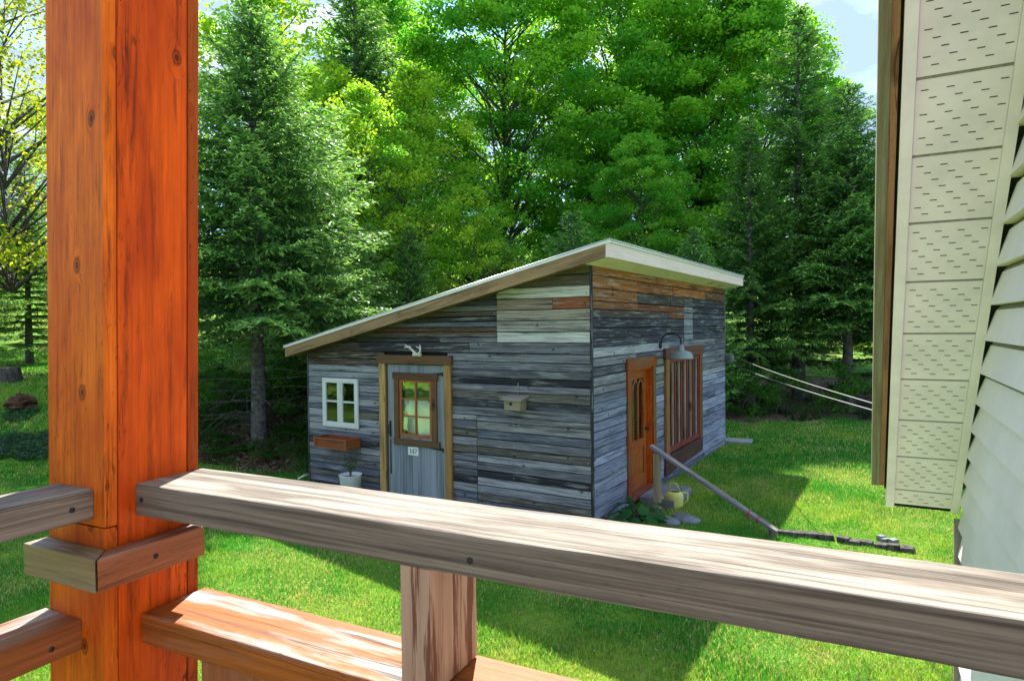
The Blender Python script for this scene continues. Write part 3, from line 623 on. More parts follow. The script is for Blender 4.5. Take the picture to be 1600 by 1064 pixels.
# gooseneck lamp over the picture window
la = plane(1040, 545, (XC + .03, 0, 0), (1, 0, 0)); LY = 10.62
sx = XC + .36; sh = plane(1064, 557, (sx, 0, 0), (1, 0, 0)); shY = sh[1]; shZ = sh[2]
lp = thing('barn_lamp', 'grey enamel gooseneck barn lamp hanging over the tall red window', 'wall lamp', (XC + .03, shY, shZ + .4))
m_ = B(); pts = [(XC + .03, shY - .02, shZ + .18), (XC + .05, shY - .02, shZ + .24)] + [(XC + .05 + (sx - XC - .05) * (1 - math.cos(t)) / 2, shY, shZ + .25 + .12 * math.sin(t)) for t in np.linspace(.25, math.pi - .05, 12)] + [(sx, shY, shZ + .14)]
m_.tube(pts, .013); m_.lathe((XC + .024, shY - .02, shZ + .18), [(0, .02), (.05, .02), (.055, 0)], 18, axis=(1, 0, 0)); m_.build('arm', M_IRON, lp)
m_ = B(); m_.lathe((sx, shY, shZ), [(.0, .19), (.035, .19), (.045, .17), (.05, .11), (.075, .095), (.145, .075), (.18, .035), (.19, -.025), (.20, -.03), (.183, -.024), (.172, .03), (.135, .065), (.05, .09), (0, .092)], 40); m_.build('shade', M_GALV, lp)

# clothesline from the shed's far corner to the house
pu = plane(1139, 560, (XC + .10, 0, 0), (1, 0, 0)); 
cl = thing('clothesline', 'pale twin clothesline cables on a pulley at the far shed corner', 'clothesline', tuple(pu))
m_ = B(); m_.lathe(tuple(pu + np.array([0, -.02, 0])), [(.03, 0), (.10, .0), (.11, .01), (.095, .02), (.11, .03), (.10, .04), (.03, .04)], 28, axis=(.35, .9, 0)); m_.tube([(XC + .01, pu[1], pu[2] + .12), tuple(pu)], .01); m_.build('pulley', M_GALV, cl)
e1 = EYEP + ray(1440, 652) * 4.35; e2 = EYEP + ray(1440, 662) * 4.45
for a, e in ((pu + np.array([0, 0, .10]), e1), (pu + np.array([0, 0, -.09]), e2)):
    m_ = B(); pts = [tuple(a + (e - a) * t - np.array([0, 0, .05 * 4 * t * (1 - t)])) for t in np.linspace(0, 1, 24)]; m_.tube(pts, .0055, 6); m_.build('cable', M_CABLE, cl)

# handrail beside the side door steps
ra = plane(1022, 700, (XC + .45, 0, 0), (1, 0, 0)); rb = plane(1212, 829, (0, 0, .08), (0, 0, 1)); 
hr = thing('step_handrail', 'weathered grey sloping handrail on a post beside the side door', 'handrail', (ra[0], ra[1], 0))
dirv = (rb - ra); dh = dirv / np.linalg.norm(dirv); side = np.cross(dh, _z); side /= np.linalg.norm(side); up = np.cross(side, dh)
m_ = B(); A = ra - dh * .06; Bp = rb + dh * .02
m_.hexa([(Bp if i & 1 else A) + side * (.05 if i & 2 else -.05) + up * (.02 if i & 4 else -.02) for i in range(8)], 0, (.27, .23, .25)); m_.build('rail', M_RAIL, hr, bevel=.004)
m_ = B(); pp = ra + dh * .05; fr = frame(pp[:2], 0); m_.box(fr, (-.045, -.045, -.02), (.045, .045, pp[2] - .045), 2, (.36, .27, .17)); m_.build('post', M_TRIM, hr, bevel=.004)
m_ = B(); pp = rb - dh * .05; fr = frame(pp[:2], 20); m_.box(fr, (-.04, -.04, -.2), (.04, .04, pp[2] - .03), 2, (.25, .24, .2)); m_.build('stake', M_TRIM, hr, bevel=.004)
m_ = B()
for t, s_ in ((.80, 1), (.87, -1)):
    p = ra + dirv * t
    m_.tube([p + side * (.055 * math.cos(a)) + up * (.028 * math.sin(a)) + dh * .01 * math.sin(3 * a) for a in np.linspace(0, 6.28, 16)], .008, 6)
    for k in range(4): m_.tube([p + side * .05 * s_, p + side * (.06 + .03 * R.random()) * s_ - up * (.03 + .03 * R.random()) + dh * R.uniform(-.05, .05), p + side * .03 - up * .05], .006, 5)
m_.build('ribbon', M_REDTIE, hr)

q = plane(1054, 792, (0, 0, .0), (0, 0, 1)); wc = thing('watering_can', 'pale yellow watering can on the grass by the handrail post', 'watering can', tuple(q))
wx, wy = q[0], q[1]; zg = .0
m_ = B(); m_.lathe((wx, wy, zg), [(0, 0), (.115, 0), (.12, .02), (.125, .15), (.118, .20), (.09, .225), (.075, .23), (.07, .222)], 26); m_.build('body', M_CAN, wc)
rd = _r; m_ = B(); wb = np.array([wx, wy, zg]); m_.tube([wb - rd * .10 + _z * .06, wb - rd * .2 + _z * .16, wb - rd * .27 + _z * .32], [.026, .018, .013], 10); m_.lathe(tuple(wb - rd * .27 + _z * .32), [(.013, 0), (.04, .03), (0, .034)], 14, axis=tuple(-rd * .6 + _z)); m_.build('spout', M_CAN, wc)
m_ = B(); m_.tube([wb + rd * .12 + _z * .04, wb + rd * .19 + _z * .10, wb + rd * .19 + _z * .2, wb + rd * .11 + _z * .22, ], .011, 8); m_.tube([wb + rd * .08 + _z * .22, wb + rd * .03 + _z * .34, wb - rd * .05 + _z * .35, wb - rd * .08 + _z * .22], .011, 8); m_.build('handle', M_CAN, wc)

def rock(name, px, py, sx_, sy_, sz_, seed, label, zlift=0., cat='rock', group=None, mat=None, flat=False):
    q = plane(px, py, (0, 0, 0), (0, 0, 1)); rr = np.random.default_rng(seed); bm_ = B(); n1_, n2_ = 14, 9; vs = []
    ph = rr.random((6, 3)) * 6
    for j in range(n2_ + 1):
        for i in range(n1_):
            th = math.pi * j / n2_; a = 2 * math.pi * i / n1_; d = np.array([math.sin(th) * math.cos(a), math.sin(th) * math.sin(a), math.cos(th)])
            k = 1 + .16 * math.sin(3 * d[0] + ph[0, 0]) * math.cos(3 * d[1] + ph[0, 1]) + .09 * math.sin(7 * d[0] + ph[1, 0] + 4 * d[2])
            d = np.sign(d) * np.abs(d) ** .62 if flat else d
            vs.append((q[0] + d[0] * sx_ * k, q[1] + d[1] * sy_ * k, q[2] + zlift + d[2] * sz_ * k))
    fs = [(j * n1_ + i, (j + 1) * n1_ + i, (j + 1) * n1_ + (i + 1) % n1_, j * n1_ + (i + 1) % n1_) for j in range(n2_) for i in range(n1_)]
    bm_.add(vs, fs, None, (.3, .3, .3), 0, not flat); return tag(bm_.build(name, mat or M_STONE, origin=q), label, cat, group)
st = B(); sy0 = plane(985, 800, (XC + .05, 0, 0), (1, 0, 0))
st.box(W, (XC + .10, 8.95, -.02), (XC + .62, 9.85, .13), 1, (.3, .3, .3)); tag(st.build('stone_step', M_STONE, bevel=.02, origin=(XC + .35, 9.4, 0)), 'low grey stone step in front of the orange side door', 'step')
rock('garden_stone', 1072, 812, .22, .17, .07, 3, 'flat grey stone in the grass right of the stone step', group=None)
rock('garden_stone', 1046, 817, .15, .12, .08, 4, 'rounded grey stone just in front of the stone step')
st = B(); a = plane(1144, 690, (0, 0, 0), (0, 0, 1)); st.box(frame(a[:2], 8), (-.55, -.2, -.02), (.42, .25, .05), 0); tag(st.build('paving_slab', M_CONC, bevel=.01, origin=a), 'pale flat slab in the grass at the far shed corner', 'slab')
# rhubarb-like plant by the side door
def leafplant(name, px, py, n, hgt_, size, colr, label, cat='plant', zz=0., seed=1, spread=.35, parentless=True):
    q = plane(px, py, (0, 0, zz), (0, 0, 1)); rr = np.random.default_rng(seed)
    th_ = thing(name, label, cat, tuple(q)); vs = []; cs = []; st_ = B()
    for k in range(n):
        a = rr.uniform(0, 6.28); rd_ = spread * math.sqrt(rr.random()); h_ = hgt_ * rr.uniform(.45, 1); tip = np.array([rd_ * math.cos(a), rd_ * math.sin(a), h_])
        st_.tube([tuple(q), tuple(q + tip * np.array([.4, .4, .75])), tuple(q + tip)], [.008, .006, .005], 5)
        s_ = size * rr.uniform(.6, 1.1); d = np.array([math.cos(a), math.sin(a), -.35 + rr.normal() * .2]); d /= np.linalg.norm(d); sd_ = np.cross([0, 0, 1], d); sd_ /= np.linalg.norm(sd_); up_ = np.cross(d, sd_)
        cshade = np.array(colr) * rr.uniform(.7, 1.25); m = 10
        rim = [tip + d * s_ * (.5 - .55 * math.cos(t)) + sd_ * s_ * .5 * math.sin(t) * (1 + .15 * math.sin(5 * t)) + up_ * (.12 * s_ * math.cos(2 * t) + .04 * s_ * math.sin(6 * t)) for t in np.linspace(0, 2 * math.pi, m + 1)]
        cen = tip + d * s_ * .4 - up_ * .03 * s_
        for i in range(m): vs += [cen, rim[i], rim[i + 1]]; cs += [cshade] * 3
    st_.build('stem', M_CAN if False else M_BARK, th_); cloud('leaves', np.array(vs), np.array(cs), 3, M_LEAF, th_); return th_
leafplant('rhubarb_plant', 1000, 818, 26, .26, .17, (.05, .19, .05), 'broad leaved green clump in front of the orange side door step', zz=0, seed=3, spread=.3)
leafplant('rhubarb_plant', 958, 822, 12, .14, .11, (.06, .20, .05), 'small low green leaves at the foot of the near shed corner', zz=0, seed=4, spread=.28)

# landscaping timbers right of the handrail
for k, (xa, ya, xb, yb, lab) in enumerate(((1216, 829, 1306, 838, 'dark rotten edging timber nearest the handrail foot'), (1309, 839, 1363, 848, 'short dark edging timber half buried in moss'), (1367, 848, 1428, 858, 'dark broken edging timber beside the flat stones'), (1372, 838, 1398, 845, 'flat dark stone behind the broken edging timbers'))):
    a = plane(xa, ya, (0, 0, .03), (0, 0, 1)); b_ = plane(xb, yb, (0, 0, .03), (0, 0, 1)); d = b_ - a; n_ = np.cross(d / np.linalg.norm(d), _z)
    bb = B(); NB = 3
    for j_ in range(NB):
        t0_, t1_ = j_ / NB, (j_ + R.uniform(.86, 1.08)) / NB; wj = R.uniform(.06, .08); hj = R.uniform(.015, .03); oj = R.uniform(-.03, .03)
        bb.hexa([a + d * (t1_ if i & 1 else t0_) + n_ * (oj + (wj if i & 2 else -wj)) + _z * (hj * (1 if i & 2 else .55) + (R.uniform(-.012, .012)) if i & 4 else -.06) for i in range(8)], 0, (.05, .045, .045))
    tag(bb.build('edging_timber' if k < 3 else 'flat_stone', M_BARK if k < 3 else M_STONE, bevel=.01, origin=a), lab, 'timber' if k < 3 else 'stone')
# mossy earth strip
# stick left of the shed
a = plane(466, 748, (0, 0, .05), (0, 0, 1)); b_ = plane(486, 741, (0, 0, .05), (0, 0, 1)); bb = B(); bb.tube([tuple(a), tuple((a + b_) / 2 + _z * .02), tuple(b_)], [.018, .02, .016]); tag(bb.build('pale_stick', M_BONE, origin=a), 'short pale stick on the ground left of the shed', 'stick')

# ---------------------------------------------------------------- deck railing in the foreground
D0 = EYEP + ray(170, 800) * 1.02; D = frame(D0[:2], 5.3)
dk = thing('deck_railing', 'worn orange post with weathered grey rails at the corner of the deck', 'railing', tuple(D(-.12, .1, 1.27)))
PXa, PXb, PYa, PYb, TP, ZB, ZT = -.187, -.030, 0.012, .184, .021, 1.10, 4.2
D2 = lambda x, y, z: D(x + (z - 2.32) * .032, y, z)
po = B(); AM, RDC = (.76, .165, .012), (.74, .110, .008)
po.box(D2, (PXa, PYa, ZB), (PXb - TP * 0 - .0, PYa + TP, 2.299), 2, AM, seed=31); po.box(D2, (PXa, PYa, 2.3005), (PXb, PYa + TP, ZT), 2, AM, seed=12)
po.box(D2, (PXb - TP, PYa + TP + .0018, ZB), (PXb - .001, PYb - TP - .0018, ZT), 2, RDC, seed=77)
po.box(D2, (PXa, PYb - TP, ZB), (PXb, PYb, ZT), 2, (.42, .09, .012)); po.box(D2, (PXa + .001, PYa + TP + .001, ZB), (PXa + TP, PYb - TP - .001, ZT), 2, RDC)
po.box(D2, (PXa + TP, PYa + TP, ZB + .1), (PXb - TP - .004, PYb - TP, ZT - .01), 2, (.03, .02, .01))
po.build('post', M_POST, dk, bevel=.0018)
G1, G2 = (.42, .385, .34), (.36, .33, .28)
hr_ = B()
def rail_mesh(x0, x1, y0, y1, z0, z1, col, nseg=40, ax=0, warp=.0006, seed=5):
    """one plank with slightly uneven edges"""
    b = B(); r_ = np.random.default_rng(seed); ph = r_.random(6) * 6; vs = []; gc = []; L0, L1 = (x0, x1) if ax == 0 else (y0, y1); rr = .003
    A0, A1 = (y0, y1) if ax == 0 else (x0, x1)
    prof = []
    for (a, z_, sa, sz) in ((A0, z0, 1, 1), (A0, z1, 1, -1), (A1, z1, -1, -1), (A1, z0, -1, 1)):
        pr_ = [(a, z_ + sz * rr), (a + sa * rr * .3, z_ + sz * rr * .3), (a + sa * rr, z_)]
        prof += pr_ if (sa, sz) in ((1, -1), (-1, 1)) else pr_[::-1]
    m = len(prof); per = np.concatenate([[0], np.cumsum([math.dist(prof[i], prof[(i + 1) % m]) for i in range(m)])])
    for i in range(nseg + 1):
        t = i / nseg; l = L0 + (L1 - L0) * t
        for k, (a, z_) in enumerate(prof):
            wv = warp * (math.sin(9 * l + ph[0] + k * .2) + .5 * math.sin(31 * l + ph[1] + k) + .3 * math.sin(77 * l + ph[2] + 2 * k)); aa = a + wv; zz = z_ + wv * .5
            vs.append(D(l, aa, zz) if ax == 0 else D(aa, l, zz)); gc.append((l + seed * 3.1, a - A0 + seed, zz - z0))
    fs = [(i * m + k, i * m + (k + 1) % m, (i + 1) * m + (k + 1) % m, (i + 1) * m + k) for i in range(nseg) for k in range(m)] + [tuple(range(m - 1, -1, -1)), tuple(nseg * m + k for k in range(m))]
    if ax == 1: fs = [tuple(reversed(f)) for f in fs]
    b.add(vs, fs, gc, col, 0, False); return b
rail_mesh(PXb + .001, 1.50, .064, .196, 2.309, 2.362, (.225, .185, .145), 80, seed=5).build('handrail', M_RAIL, dk)
rail_mesh(-.160, -.058, -2.6, PYa - .001, 2.313, 2.362, (.25, .215, .18), 80, ax=1, seed=7).build('handrail', M_RAIL, dk)
rail_mesh(PXb + .001, 1.50, .070, .195, 2.088, 2.138, (.36, .11, .018), 60, seed=9).build('lower_rail', M_RED, dk)
rail_mesh(-.205, -.100, -2.6, PYa - .001, 2.088, 2.140, (.30, .10, .03), 60, ax=1, seed=13).build('lower_rail', M_RED, dk)
for p_, ax_ in ((D(PXb + .016, .0635, 2.336), -D.ey), (D(-.0575, -.022, 2.336), D.ex), (D(-.0995, -.035, 2.110), D.ex), (D(.62, .0635, 2.330), -D.ey), (D(PXb + .0405, .07, 2.243), D.ex)):
    b = B(); b.lathe(p_, [(0, .0015), (.0035, .0015), (.0045, 0), (.0045, -.001)], 12, axis=ax_); b.build('screw', M_IRON, dk)
co = B(); c0 = PXb + .002; zc0, zc1 = 2.215, 2.267
co.hexa([D(*p) for p in ((PXa + .0, PYa - .042, zc0), (c0 + .0, PYa - .042, zc0), (PXa + .0, PYa - .002, zc0), (c0 - .03, PYa - .002, zc0), (PXa + .0, PYa - .042, zc1), (c0 + .0, PYa - .042, zc1), (PXa + .0, PYa - .002, zc1), (c0 - .03, PYa - .002, zc1))], 0, (.26, .19, .10))
co = B(); t_ = .040; xo, yo = PXb + t_, PYa - t_
co.hexa([D(*p) for p in ((PXa - .002, yo, zc0), (xo - .002, yo, zc0), (PXa - .002, PYa - .001, zc0), (PXb, PYa - .001, zc0), (PXa - .002, yo, zc1), (xo - .002, yo, zc1), (PXa - .002, PYa - .001, zc1), (PXb, PYa - .001, zc1))], 0, (.25, .19, .10))
co.hexa([D(*p) for p in ((PXb + .001, PYa, zc0), (xo, yo + .002, zc0), (PXb + .001, PYb - .02, zc0), (xo, PYb - .02, zc0), (PXb + .001, PYa, zc1), (xo, yo + .002, zc1), (PXb + .001, PYb - .02, zc1), (xo, PYb - .02, zc1))], 1, (.36, .12, .05))
co.build('collar', M_RED, dk, bevel=.002)
for x0, x1, y0, y1, z0, z1, cc, mt in ((.510, .558, .068, .188, 2.1395, 2.3075, (.46, .31, .22), M_BAL), (.105, .150, .078, .185, 1.28, 2.087, (.34, .13, .05), M_RED), (.31, .355, .078, .185, 1.28, 2.087, (.36, .14, .05), M_RED),
                                   (.52, .565, .078, .185, 1.28, 2.087, (.36, .14, .05), M_RED), (.73, .775, .078, .185, 1.28, 2.087, (.36, .14, .05), M_RED), (.94, .985, .078, .185, 1.28, 2.087, (.36, .14, .05), M_RED)):
    b = B(); b.box(D, (x0, y0, z0), (x1, y1, z1), 2, cc); b.build('baluster', mt, dk, bevel=.002)
for k in range(5):
    b = B(); yy = -.12 - k * .21; b.box(D, (-.20, yy - .045, 1.28), (-.105, yy, 2.087), 2, (.40, .12, .04)); b.build('baluster', M_RED, dk, bevel=.002)
dfl = B(); y = .25; k = 0
while y > -3.0: dfl.box(D, (-.25, y - .138, 1.235), (1.5, y, 1.27), 0, jit((.30, .22, .15))); y -= .143
tag(dfl.build('deck_floor', M_RAIL, bevel=.002, origin=D(.6, -1, 1.25)), 'weathered plank deck floor the railing stands on', 'deck')

# ---------------------------------------------------------------- the house on the right
H0 = np.array([-.119, 4.444, 1.532]); HF = frame(H0[:2], 3.1); hz0 = H0[2]; TN = 1.13
ca, sa_ = math.cos(math.atan(TN)), math.sin(math.atan(TN))
def HS(x, s, n): return HF(x, -s * ca - n * 0 + n * sa_, hz0 + s * sa_ + n * ca)    # s metres up the slope, n metres above it
ho = thing('house', 'cream sided house with perforated sloping soffit at the right edge', 'house', tuple(HF(.36, -2, 0)))
RID = 6.4
wl = B(); WX = .388; z = -.1; YF = -.03
while z < hz0 + RID * sa_:
    z1 = z + .155
    ye0 = min(YF, -(z - hz0) / TN + .02) if z > hz0 - .05 else YF; ye1 = min(YF, -(z1 - hz0) / TN + .02) if z1 > hz0 - .05 else YF
    yb0 = -8.2
    zm = z1 - .022
    wl.add([HF(WX - .034, ye0, z), HF(WX - .034, yb0, z), HF(WX - .006, yb0, zm), HF(WX - .006, ye1, zm), HF(WX + .01, ye0, z), HF(WX + .01, yb0, z), HF(WX + .012, yb0, z1), HF(WX + .012, ye1, z1)], [(0, 3, 2, 1), (0, 1, 5, 4)])
    wl.add([HF(WX - .006, yb0, zm), HF(WX - .006, ye1, zm), HF(WX + .012, yb0, z1), HF(WX + .012, ye1, z1)], [(1, 3, 2, 0)], None, (.5, .5, .5), 1)  # darker strip: the shade under each siding lap, put into the colour
    z = z1
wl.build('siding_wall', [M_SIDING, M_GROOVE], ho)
wk = B(); 
wk.hexa([HF(WX + (.14 if i & 1 else .0135), (YF - .03 if i & 2 else -8.2), (hz0 + .04 if i & 4 else -.1)) for i in range(8)], 0, (.1, .1, .1))
wk.hexa([HF(WX + (6 if i & 1 else .145), (YF - .035 if i & 2 else YF - .2), (hz0 + .04 if i & 4 else -.1)) for i in range(8)], 0)
gb = [HF(WX + .0105, YF, hz0 + .04), HF(WX + .0105, -RID * ca, hz0 + RID * sa_), HF(WX + .0105, -8.2, hz0 + .04)]; gb2 = [p + HF.ex * .1 for p in gb]
wk.add(gb + gb2, [(0, 1, 2), (3, 5, 4), (0, 3, 4, 1), (1, 4, 5, 2)]); wk.build('wall_core', M_DARK, ho)
ct = B(); ct.box(HF, (WX - .05, YF + .002, -.1), (WX + .03, YF + .03, hz0 - .04), 2, (.30, .25, .21)); ct.build('corner_trim', M_TRIM, ho)
def sl(b, x0, x1, s0, s1, n0, n1, col=(.5, .5, .5), mi=0, g=1): b.hexa([HS(x1 if i & 1 else x0, s1 if i & 2 else s0, n1 if i & 4 else n0) for i in range(8)], g, col, mi)
sp = B(); s = 0.; gi = .305
X0s, X1s = .044, .322
k = 0; sl(sp, X0s - .01, X1s + .02, .012, RID, .008, .02, mi=0)
first = .2
s = .0; edges = [.015, .16]
while edges[-1] < RID - .3: edges.append(edges[-1] + .305)
for a, b_ in zip(edges[:-1], edges[1:]):
    sl(sp, X0s, X1s, a + .006, b_ - .006, .0015, .0075); sl(sp, X0s, X1s, b_ - .0055, b_ + .0055, .004, .0078, mi=1)
    rows = max(3, int(round((b_ - a - .06) / .031)))
    for r__ in range(rows):
        ss = b_ - .045 - r__ * .031
        if ss < a + .02: continue
        off = (r__ % 3) * .0257 + .004
        x = X0s + .012 + off
        while x < X1s - .03: sl(sp, x, x + .023, ss - .0017, ss + .0017, .0004, .0013, mi=2); x += .077
sp.build('soffit', [M_SOFFIT, M_GROOVE, M_SLOT], ho)
tr = B(); sl(tr, .0, .0425, -.004, RID, -.012, .0); sl(tr, .0, .004, -.004, RID, -.0, .15); sl(tr, X1s + .0005, .360, -.002, RID, -.010, .0); sl(tr, X0s + .0, X1s, -.004, .011, .0005, .012, mi=1); tr.build('soffit_trim', [M_SOFFIT, M_DARK], ho, bevel=.001)
fb = B(); sl(fb, -.076, -.036, .19, RID, -.006, .16, (.27, .24, .16)); fb.build('barge_board', M_TRIM, ho, bevel=.002)
fb = B(); sl(fb, -.0355, -.011, .19, RID, -.002, .15, (.38, .18, .10)); sl(fb, -.0105, -.001, .12, RID, .03, .14, (.02, .015, .01)); fb.build('barge_backing', M_TRIM, ho)
rr_ = B(); sl(rr_, -.074, 7, -.0, RID, .162, .19); rr_.hexa([HF(7 if i & 1 else -.1, (-8.6 if i & 2 else -RID * ca + .12), (hz0 if i & 2 else hz0 + RID * sa_ + .1) + (.16 if i & 4 else .1)) for i in range(8)]); rr_.build('roof', M_SHINGLE, ho)

# ---------------------------------------------------------------- tree prototypes
def trunk_mesh(name, parts, mat, parent):
    b = B()
    for pts, rs, n in parts: b.tube(pts, rs, n)
    return b.build(name, mat, parent)
def spruce(H_, Rad, seed, base=.12, dens=1., dark=1., thin=1., droop=.25, tuft=.085):
    r_ = np.random.default_rng(seed); C_ = []; Dr = []; Nn = []; Ln = []; Wd = []; Cc = []; parts = [([(0, 0, -.3), (.02, 0, H_ * .3), (0, .03, H_ * .65), (0, 0, H_)], [.016 * H_ + .03, .012 * H_, .007 * H_, .008], 9)]
    nb = int(H_ * 17 * dens); ga = 2.399; wh = 6
    for k in range(nb):
        t = (k // wh * wh + .5 + r_.normal() * .5) / nb; t = min(max(t, 0), .995); h = H_ * (base + (1 - base) * t ** .92); a = k * ga + r_.normal() * .35
        rel = (h / H_ - base) / (1 - base); Lb = Rad * (1 - rel) ** .8 * r_.uniform(.62, 1.12) * thin * (1 + .22 * math.sin(a * 2 + h * 1.1 + seed) + .12 * math.sin(a * 5 + h * 2.3)) + .12
        if rel < .06: Lb *= .75
        up0 = .55 * rel + .05 - (1 - rel) * droop * .5; hd = np.array([math.cos(a), math.sin(a), 0]); sd_ = np.array([-math.sin(a), math.cos(a), 0])
        def pos(s): return np.outer(s * Lb, hd) + np.outer(Lb * (up0 * s - droop * s * s + .22 * s ** 3), _z) + np.array([0, 0, h])
        pp = pos(np.linspace(0, 1, 4)); parts.append(([tuple(q) for q in pp], [.012 + .008 * Lb, .01 + .004 * Lb, .006, .003], 4))
        ns = max(4, int(Lb / .085)); s = (np.arange(ns) + r_.random(ns)) / ns; s = .12 + .88 * s if rel > .05 else .3 + .7 * s
        P0 = pos(s)
        for sg in (-1, 1):
            ll = (Lb * .42 * (1.08 - s) + .09) * r_.uniform(.6, 1.2, ns); m = np.maximum(2, (ll / .062).astype(int))
            for i in range(ns):
                tt = (np.arange(m[i]) + .6) / m[i]; dd = hd * .72 + sd_ * sg * .75 + _z * (r_.normal() * .12 - .08)
                q = P0[i] + np.outer(tt * ll[i], dd) - np.outer(tt ** 2 * ll[i] * .22, _z) + r_.normal(size=(m[i], 3)) * .018
                C_.append(q); Dr.append(np.tile(dd, (m[i], 1)) + r_.normal(size=(m[i], 3)) * .38); Nn.append(np.tile([0, 0, 1.], (m[i], 1)) + r_.normal(size=(m[i], 3)) * .38)
                Ln.append(r_.uniform(.8, 1.3, m[i]) * tuft * 1.25); Wd.append(r_.uniform(.8, 1.2, m[i]) * tuft * .42)
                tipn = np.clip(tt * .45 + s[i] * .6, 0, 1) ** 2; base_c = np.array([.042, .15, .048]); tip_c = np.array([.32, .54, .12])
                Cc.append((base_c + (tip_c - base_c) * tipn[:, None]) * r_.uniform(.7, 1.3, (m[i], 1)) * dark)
        # leader spray along the branch
        q = P0 + r_.normal(size=(ns, 3)) * .01; C_.append(q); Dr.append(np.tile(hd, (ns, 1)) + r_.normal(size=(ns, 3)) * .2); Nn.append(np.tile([0, 0, 1.], (ns, 1)) + r_.normal(size=(ns, 3)) * .4); Ln.append(np.full(ns, tuft * 1.6)); Wd.append(np.full(ns, tuft * .5)); Cc.append(np.tile(np.array([.09, .24, .07]) * dark, (ns, 1)))
    for k in range(int(26 * base / .12)):                                         # dead lower twigs
        h = H_ * r_.uniform(.03, base + .05); a = r_.uniform(0, 6.28); Lb = Rad * r_.uniform(.25, .7); parts.append(([(0, 0, h), (Lb * .5 * math.cos(a), Lb * .5 * math.sin(a), h + .03), (Lb * math.cos(a + .15), Lb * math.sin(a + .15), h - .12 + r_.normal() * .1)], [.012, .008, .003], 4))
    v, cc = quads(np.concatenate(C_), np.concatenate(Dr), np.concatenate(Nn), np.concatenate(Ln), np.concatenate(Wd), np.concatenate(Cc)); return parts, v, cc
def broadleaf(H_, Rad, seed, base=.3, ncl=200, per=210, leaf=.11, c1=(.05, .16, .012), c2=(.14, .25, .02), flat=.42, clr=.75, lean=0., trunk=1.):
    r_ = np.random.default_rng(seed); parts = []; tr0 = .017 * H_ * trunk
    tp = [np.array([lean * H_ * t ** 1.5 + .12 * math.sin(t * 5 + seed), .10 * math.sin(t * 4 + seed * 2), H_ * t]) for t in np.linspace(-.03, .92, 8)]
    parts.append(([tuple(q) for q in tp], [tr0 * (1.15 - t) for t in np.linspace(0, 1, 8)], 9)); C_ = []; Dr = []; Nn = []; Cc = []; Ls = []
    def tpos(z): t = np.clip((z / H_ + .03) / .95 * 7, 0, 6.999); i = int(t); return tp[i] + (tp[i + 1] - tp[i]) * (t - i)
    for k in range(ncl):
        u = r_.random(); z = H_ * (base + (1.02 - base) * u); rel = (z / H_ - base) / (1 - base)
        prof = Rad * (math.sin(math.pi * min(1, .14 + .86 * rel) ** .8) ** .6 + .12) * (1 if rel < .75 else 1.0); rr = prof * (r_.random() ** .45) ; a = r_.uniform(0, 6.28)
        ctr = tpos(z) * np.array([1, 1, 0]) + np.array([rr * math.cos(a), rr * math.sin(a), z]); 
        hz = max(H_ * base * .75, z - rr * r_.uniform(.5, 1.1)); st0 = tpos(hz)
        mid = st0 * .5 + ctr * .5 + np.array([0, 0, .12 * rr]) + r_.normal(size=3) * .12
        if k % 2 == 0: parts.append(([tuple(st0), tuple(mid), tuple(ctr)], [.012 + .010 * rr * trunk, .010 + .004 * rr, .005], 5))
        m = int(per * r_.uniform(.5, 1.3)); cr_ = clr * r_.uniform(.65, 1.25); d = r_.normal(size=(m, 3)); d /= np.linalg.norm(d, axis=1, keepdims=True); q = d * (r_.random((m, 1)) ** .5) * cr_ * np.array([1, 1, flat]); q[:, 2] -= .18 * (q[:, 0] ** 2 + q[:, 1] ** 2) / max(cr_, .1)
        C_.append(ctr + q); Dr.append(r_.normal(size=(m, 3)) * np.array([1, 1, .5]) + np.array([0, 0, -.35])); Nn.append(r_.normal(size=(m, 3)) * .65 + _z)
        tone = r_.random() ; base_c = np.array(c1) * (1 - tone) + np.array(c2) * tone; Cc.append(base_c * r_.uniform(.7, 1.3, (m, 1)) * (1 + r_.normal(size=(m, 1)) * .08)); Ls.append(leaf * r_.uniform(.7, 1.25, m))
    ln = np.concatenate(Ls); v, cc = quads(np.concatenate(C_), np.concatenate(Dr), np.concatenate(Nn), ln, ln * .8, np.concatenate(Cc)); return parts, v, np.clip(cc, .004, 1)
PROTO = {}
def proto(key, fn, bark, lm, names=('trunk', 'crown')):
    parts, v, cc = fn(); b = B()
    for pts, rs, n in parts: b.tube(pts, rs, n, cap=False)
    t = b.build(names[0], bark); c = cloud(names[1], v, cc, 4, lm); me = (t.data, c.data)
    bpy.data.objects.remove(t); bpy.data.objects.remove(c); PROTO[key] = me
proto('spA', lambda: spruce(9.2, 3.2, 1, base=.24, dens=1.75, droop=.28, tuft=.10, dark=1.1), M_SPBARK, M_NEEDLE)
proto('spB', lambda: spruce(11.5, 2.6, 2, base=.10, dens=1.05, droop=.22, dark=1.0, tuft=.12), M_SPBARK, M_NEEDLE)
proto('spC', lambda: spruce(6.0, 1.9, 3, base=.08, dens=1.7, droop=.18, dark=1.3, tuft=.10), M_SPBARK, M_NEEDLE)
proto('mapA', lambda: broadleaf(17, 5.0, 4, base=.16, ncl=420, per=260, leaf=.14, clr=.9, c1=(.08, .36, .04), c2=(.30, .60, .06)), M_BARK, M_LEAF)
proto('mapB', lambda: broadleaf(17, 4.6, 5, base=.14, ncl=400, per=260, leaf=.14, clr=.9, c1=(.075, .35, .045), c2=(.26, .55, .06), lean=.03), M_BARK, M_LEAF)
proto('mapY', lambda: broadleaf(10, 2.7, 6, base=.12, ncl=190, per=120, leaf=.12, c1=(.12, .38, .035), c2=(.44, .64, .06), clr=.6, flat=.5, trunk=.6), M_BARK, M_LEAF)
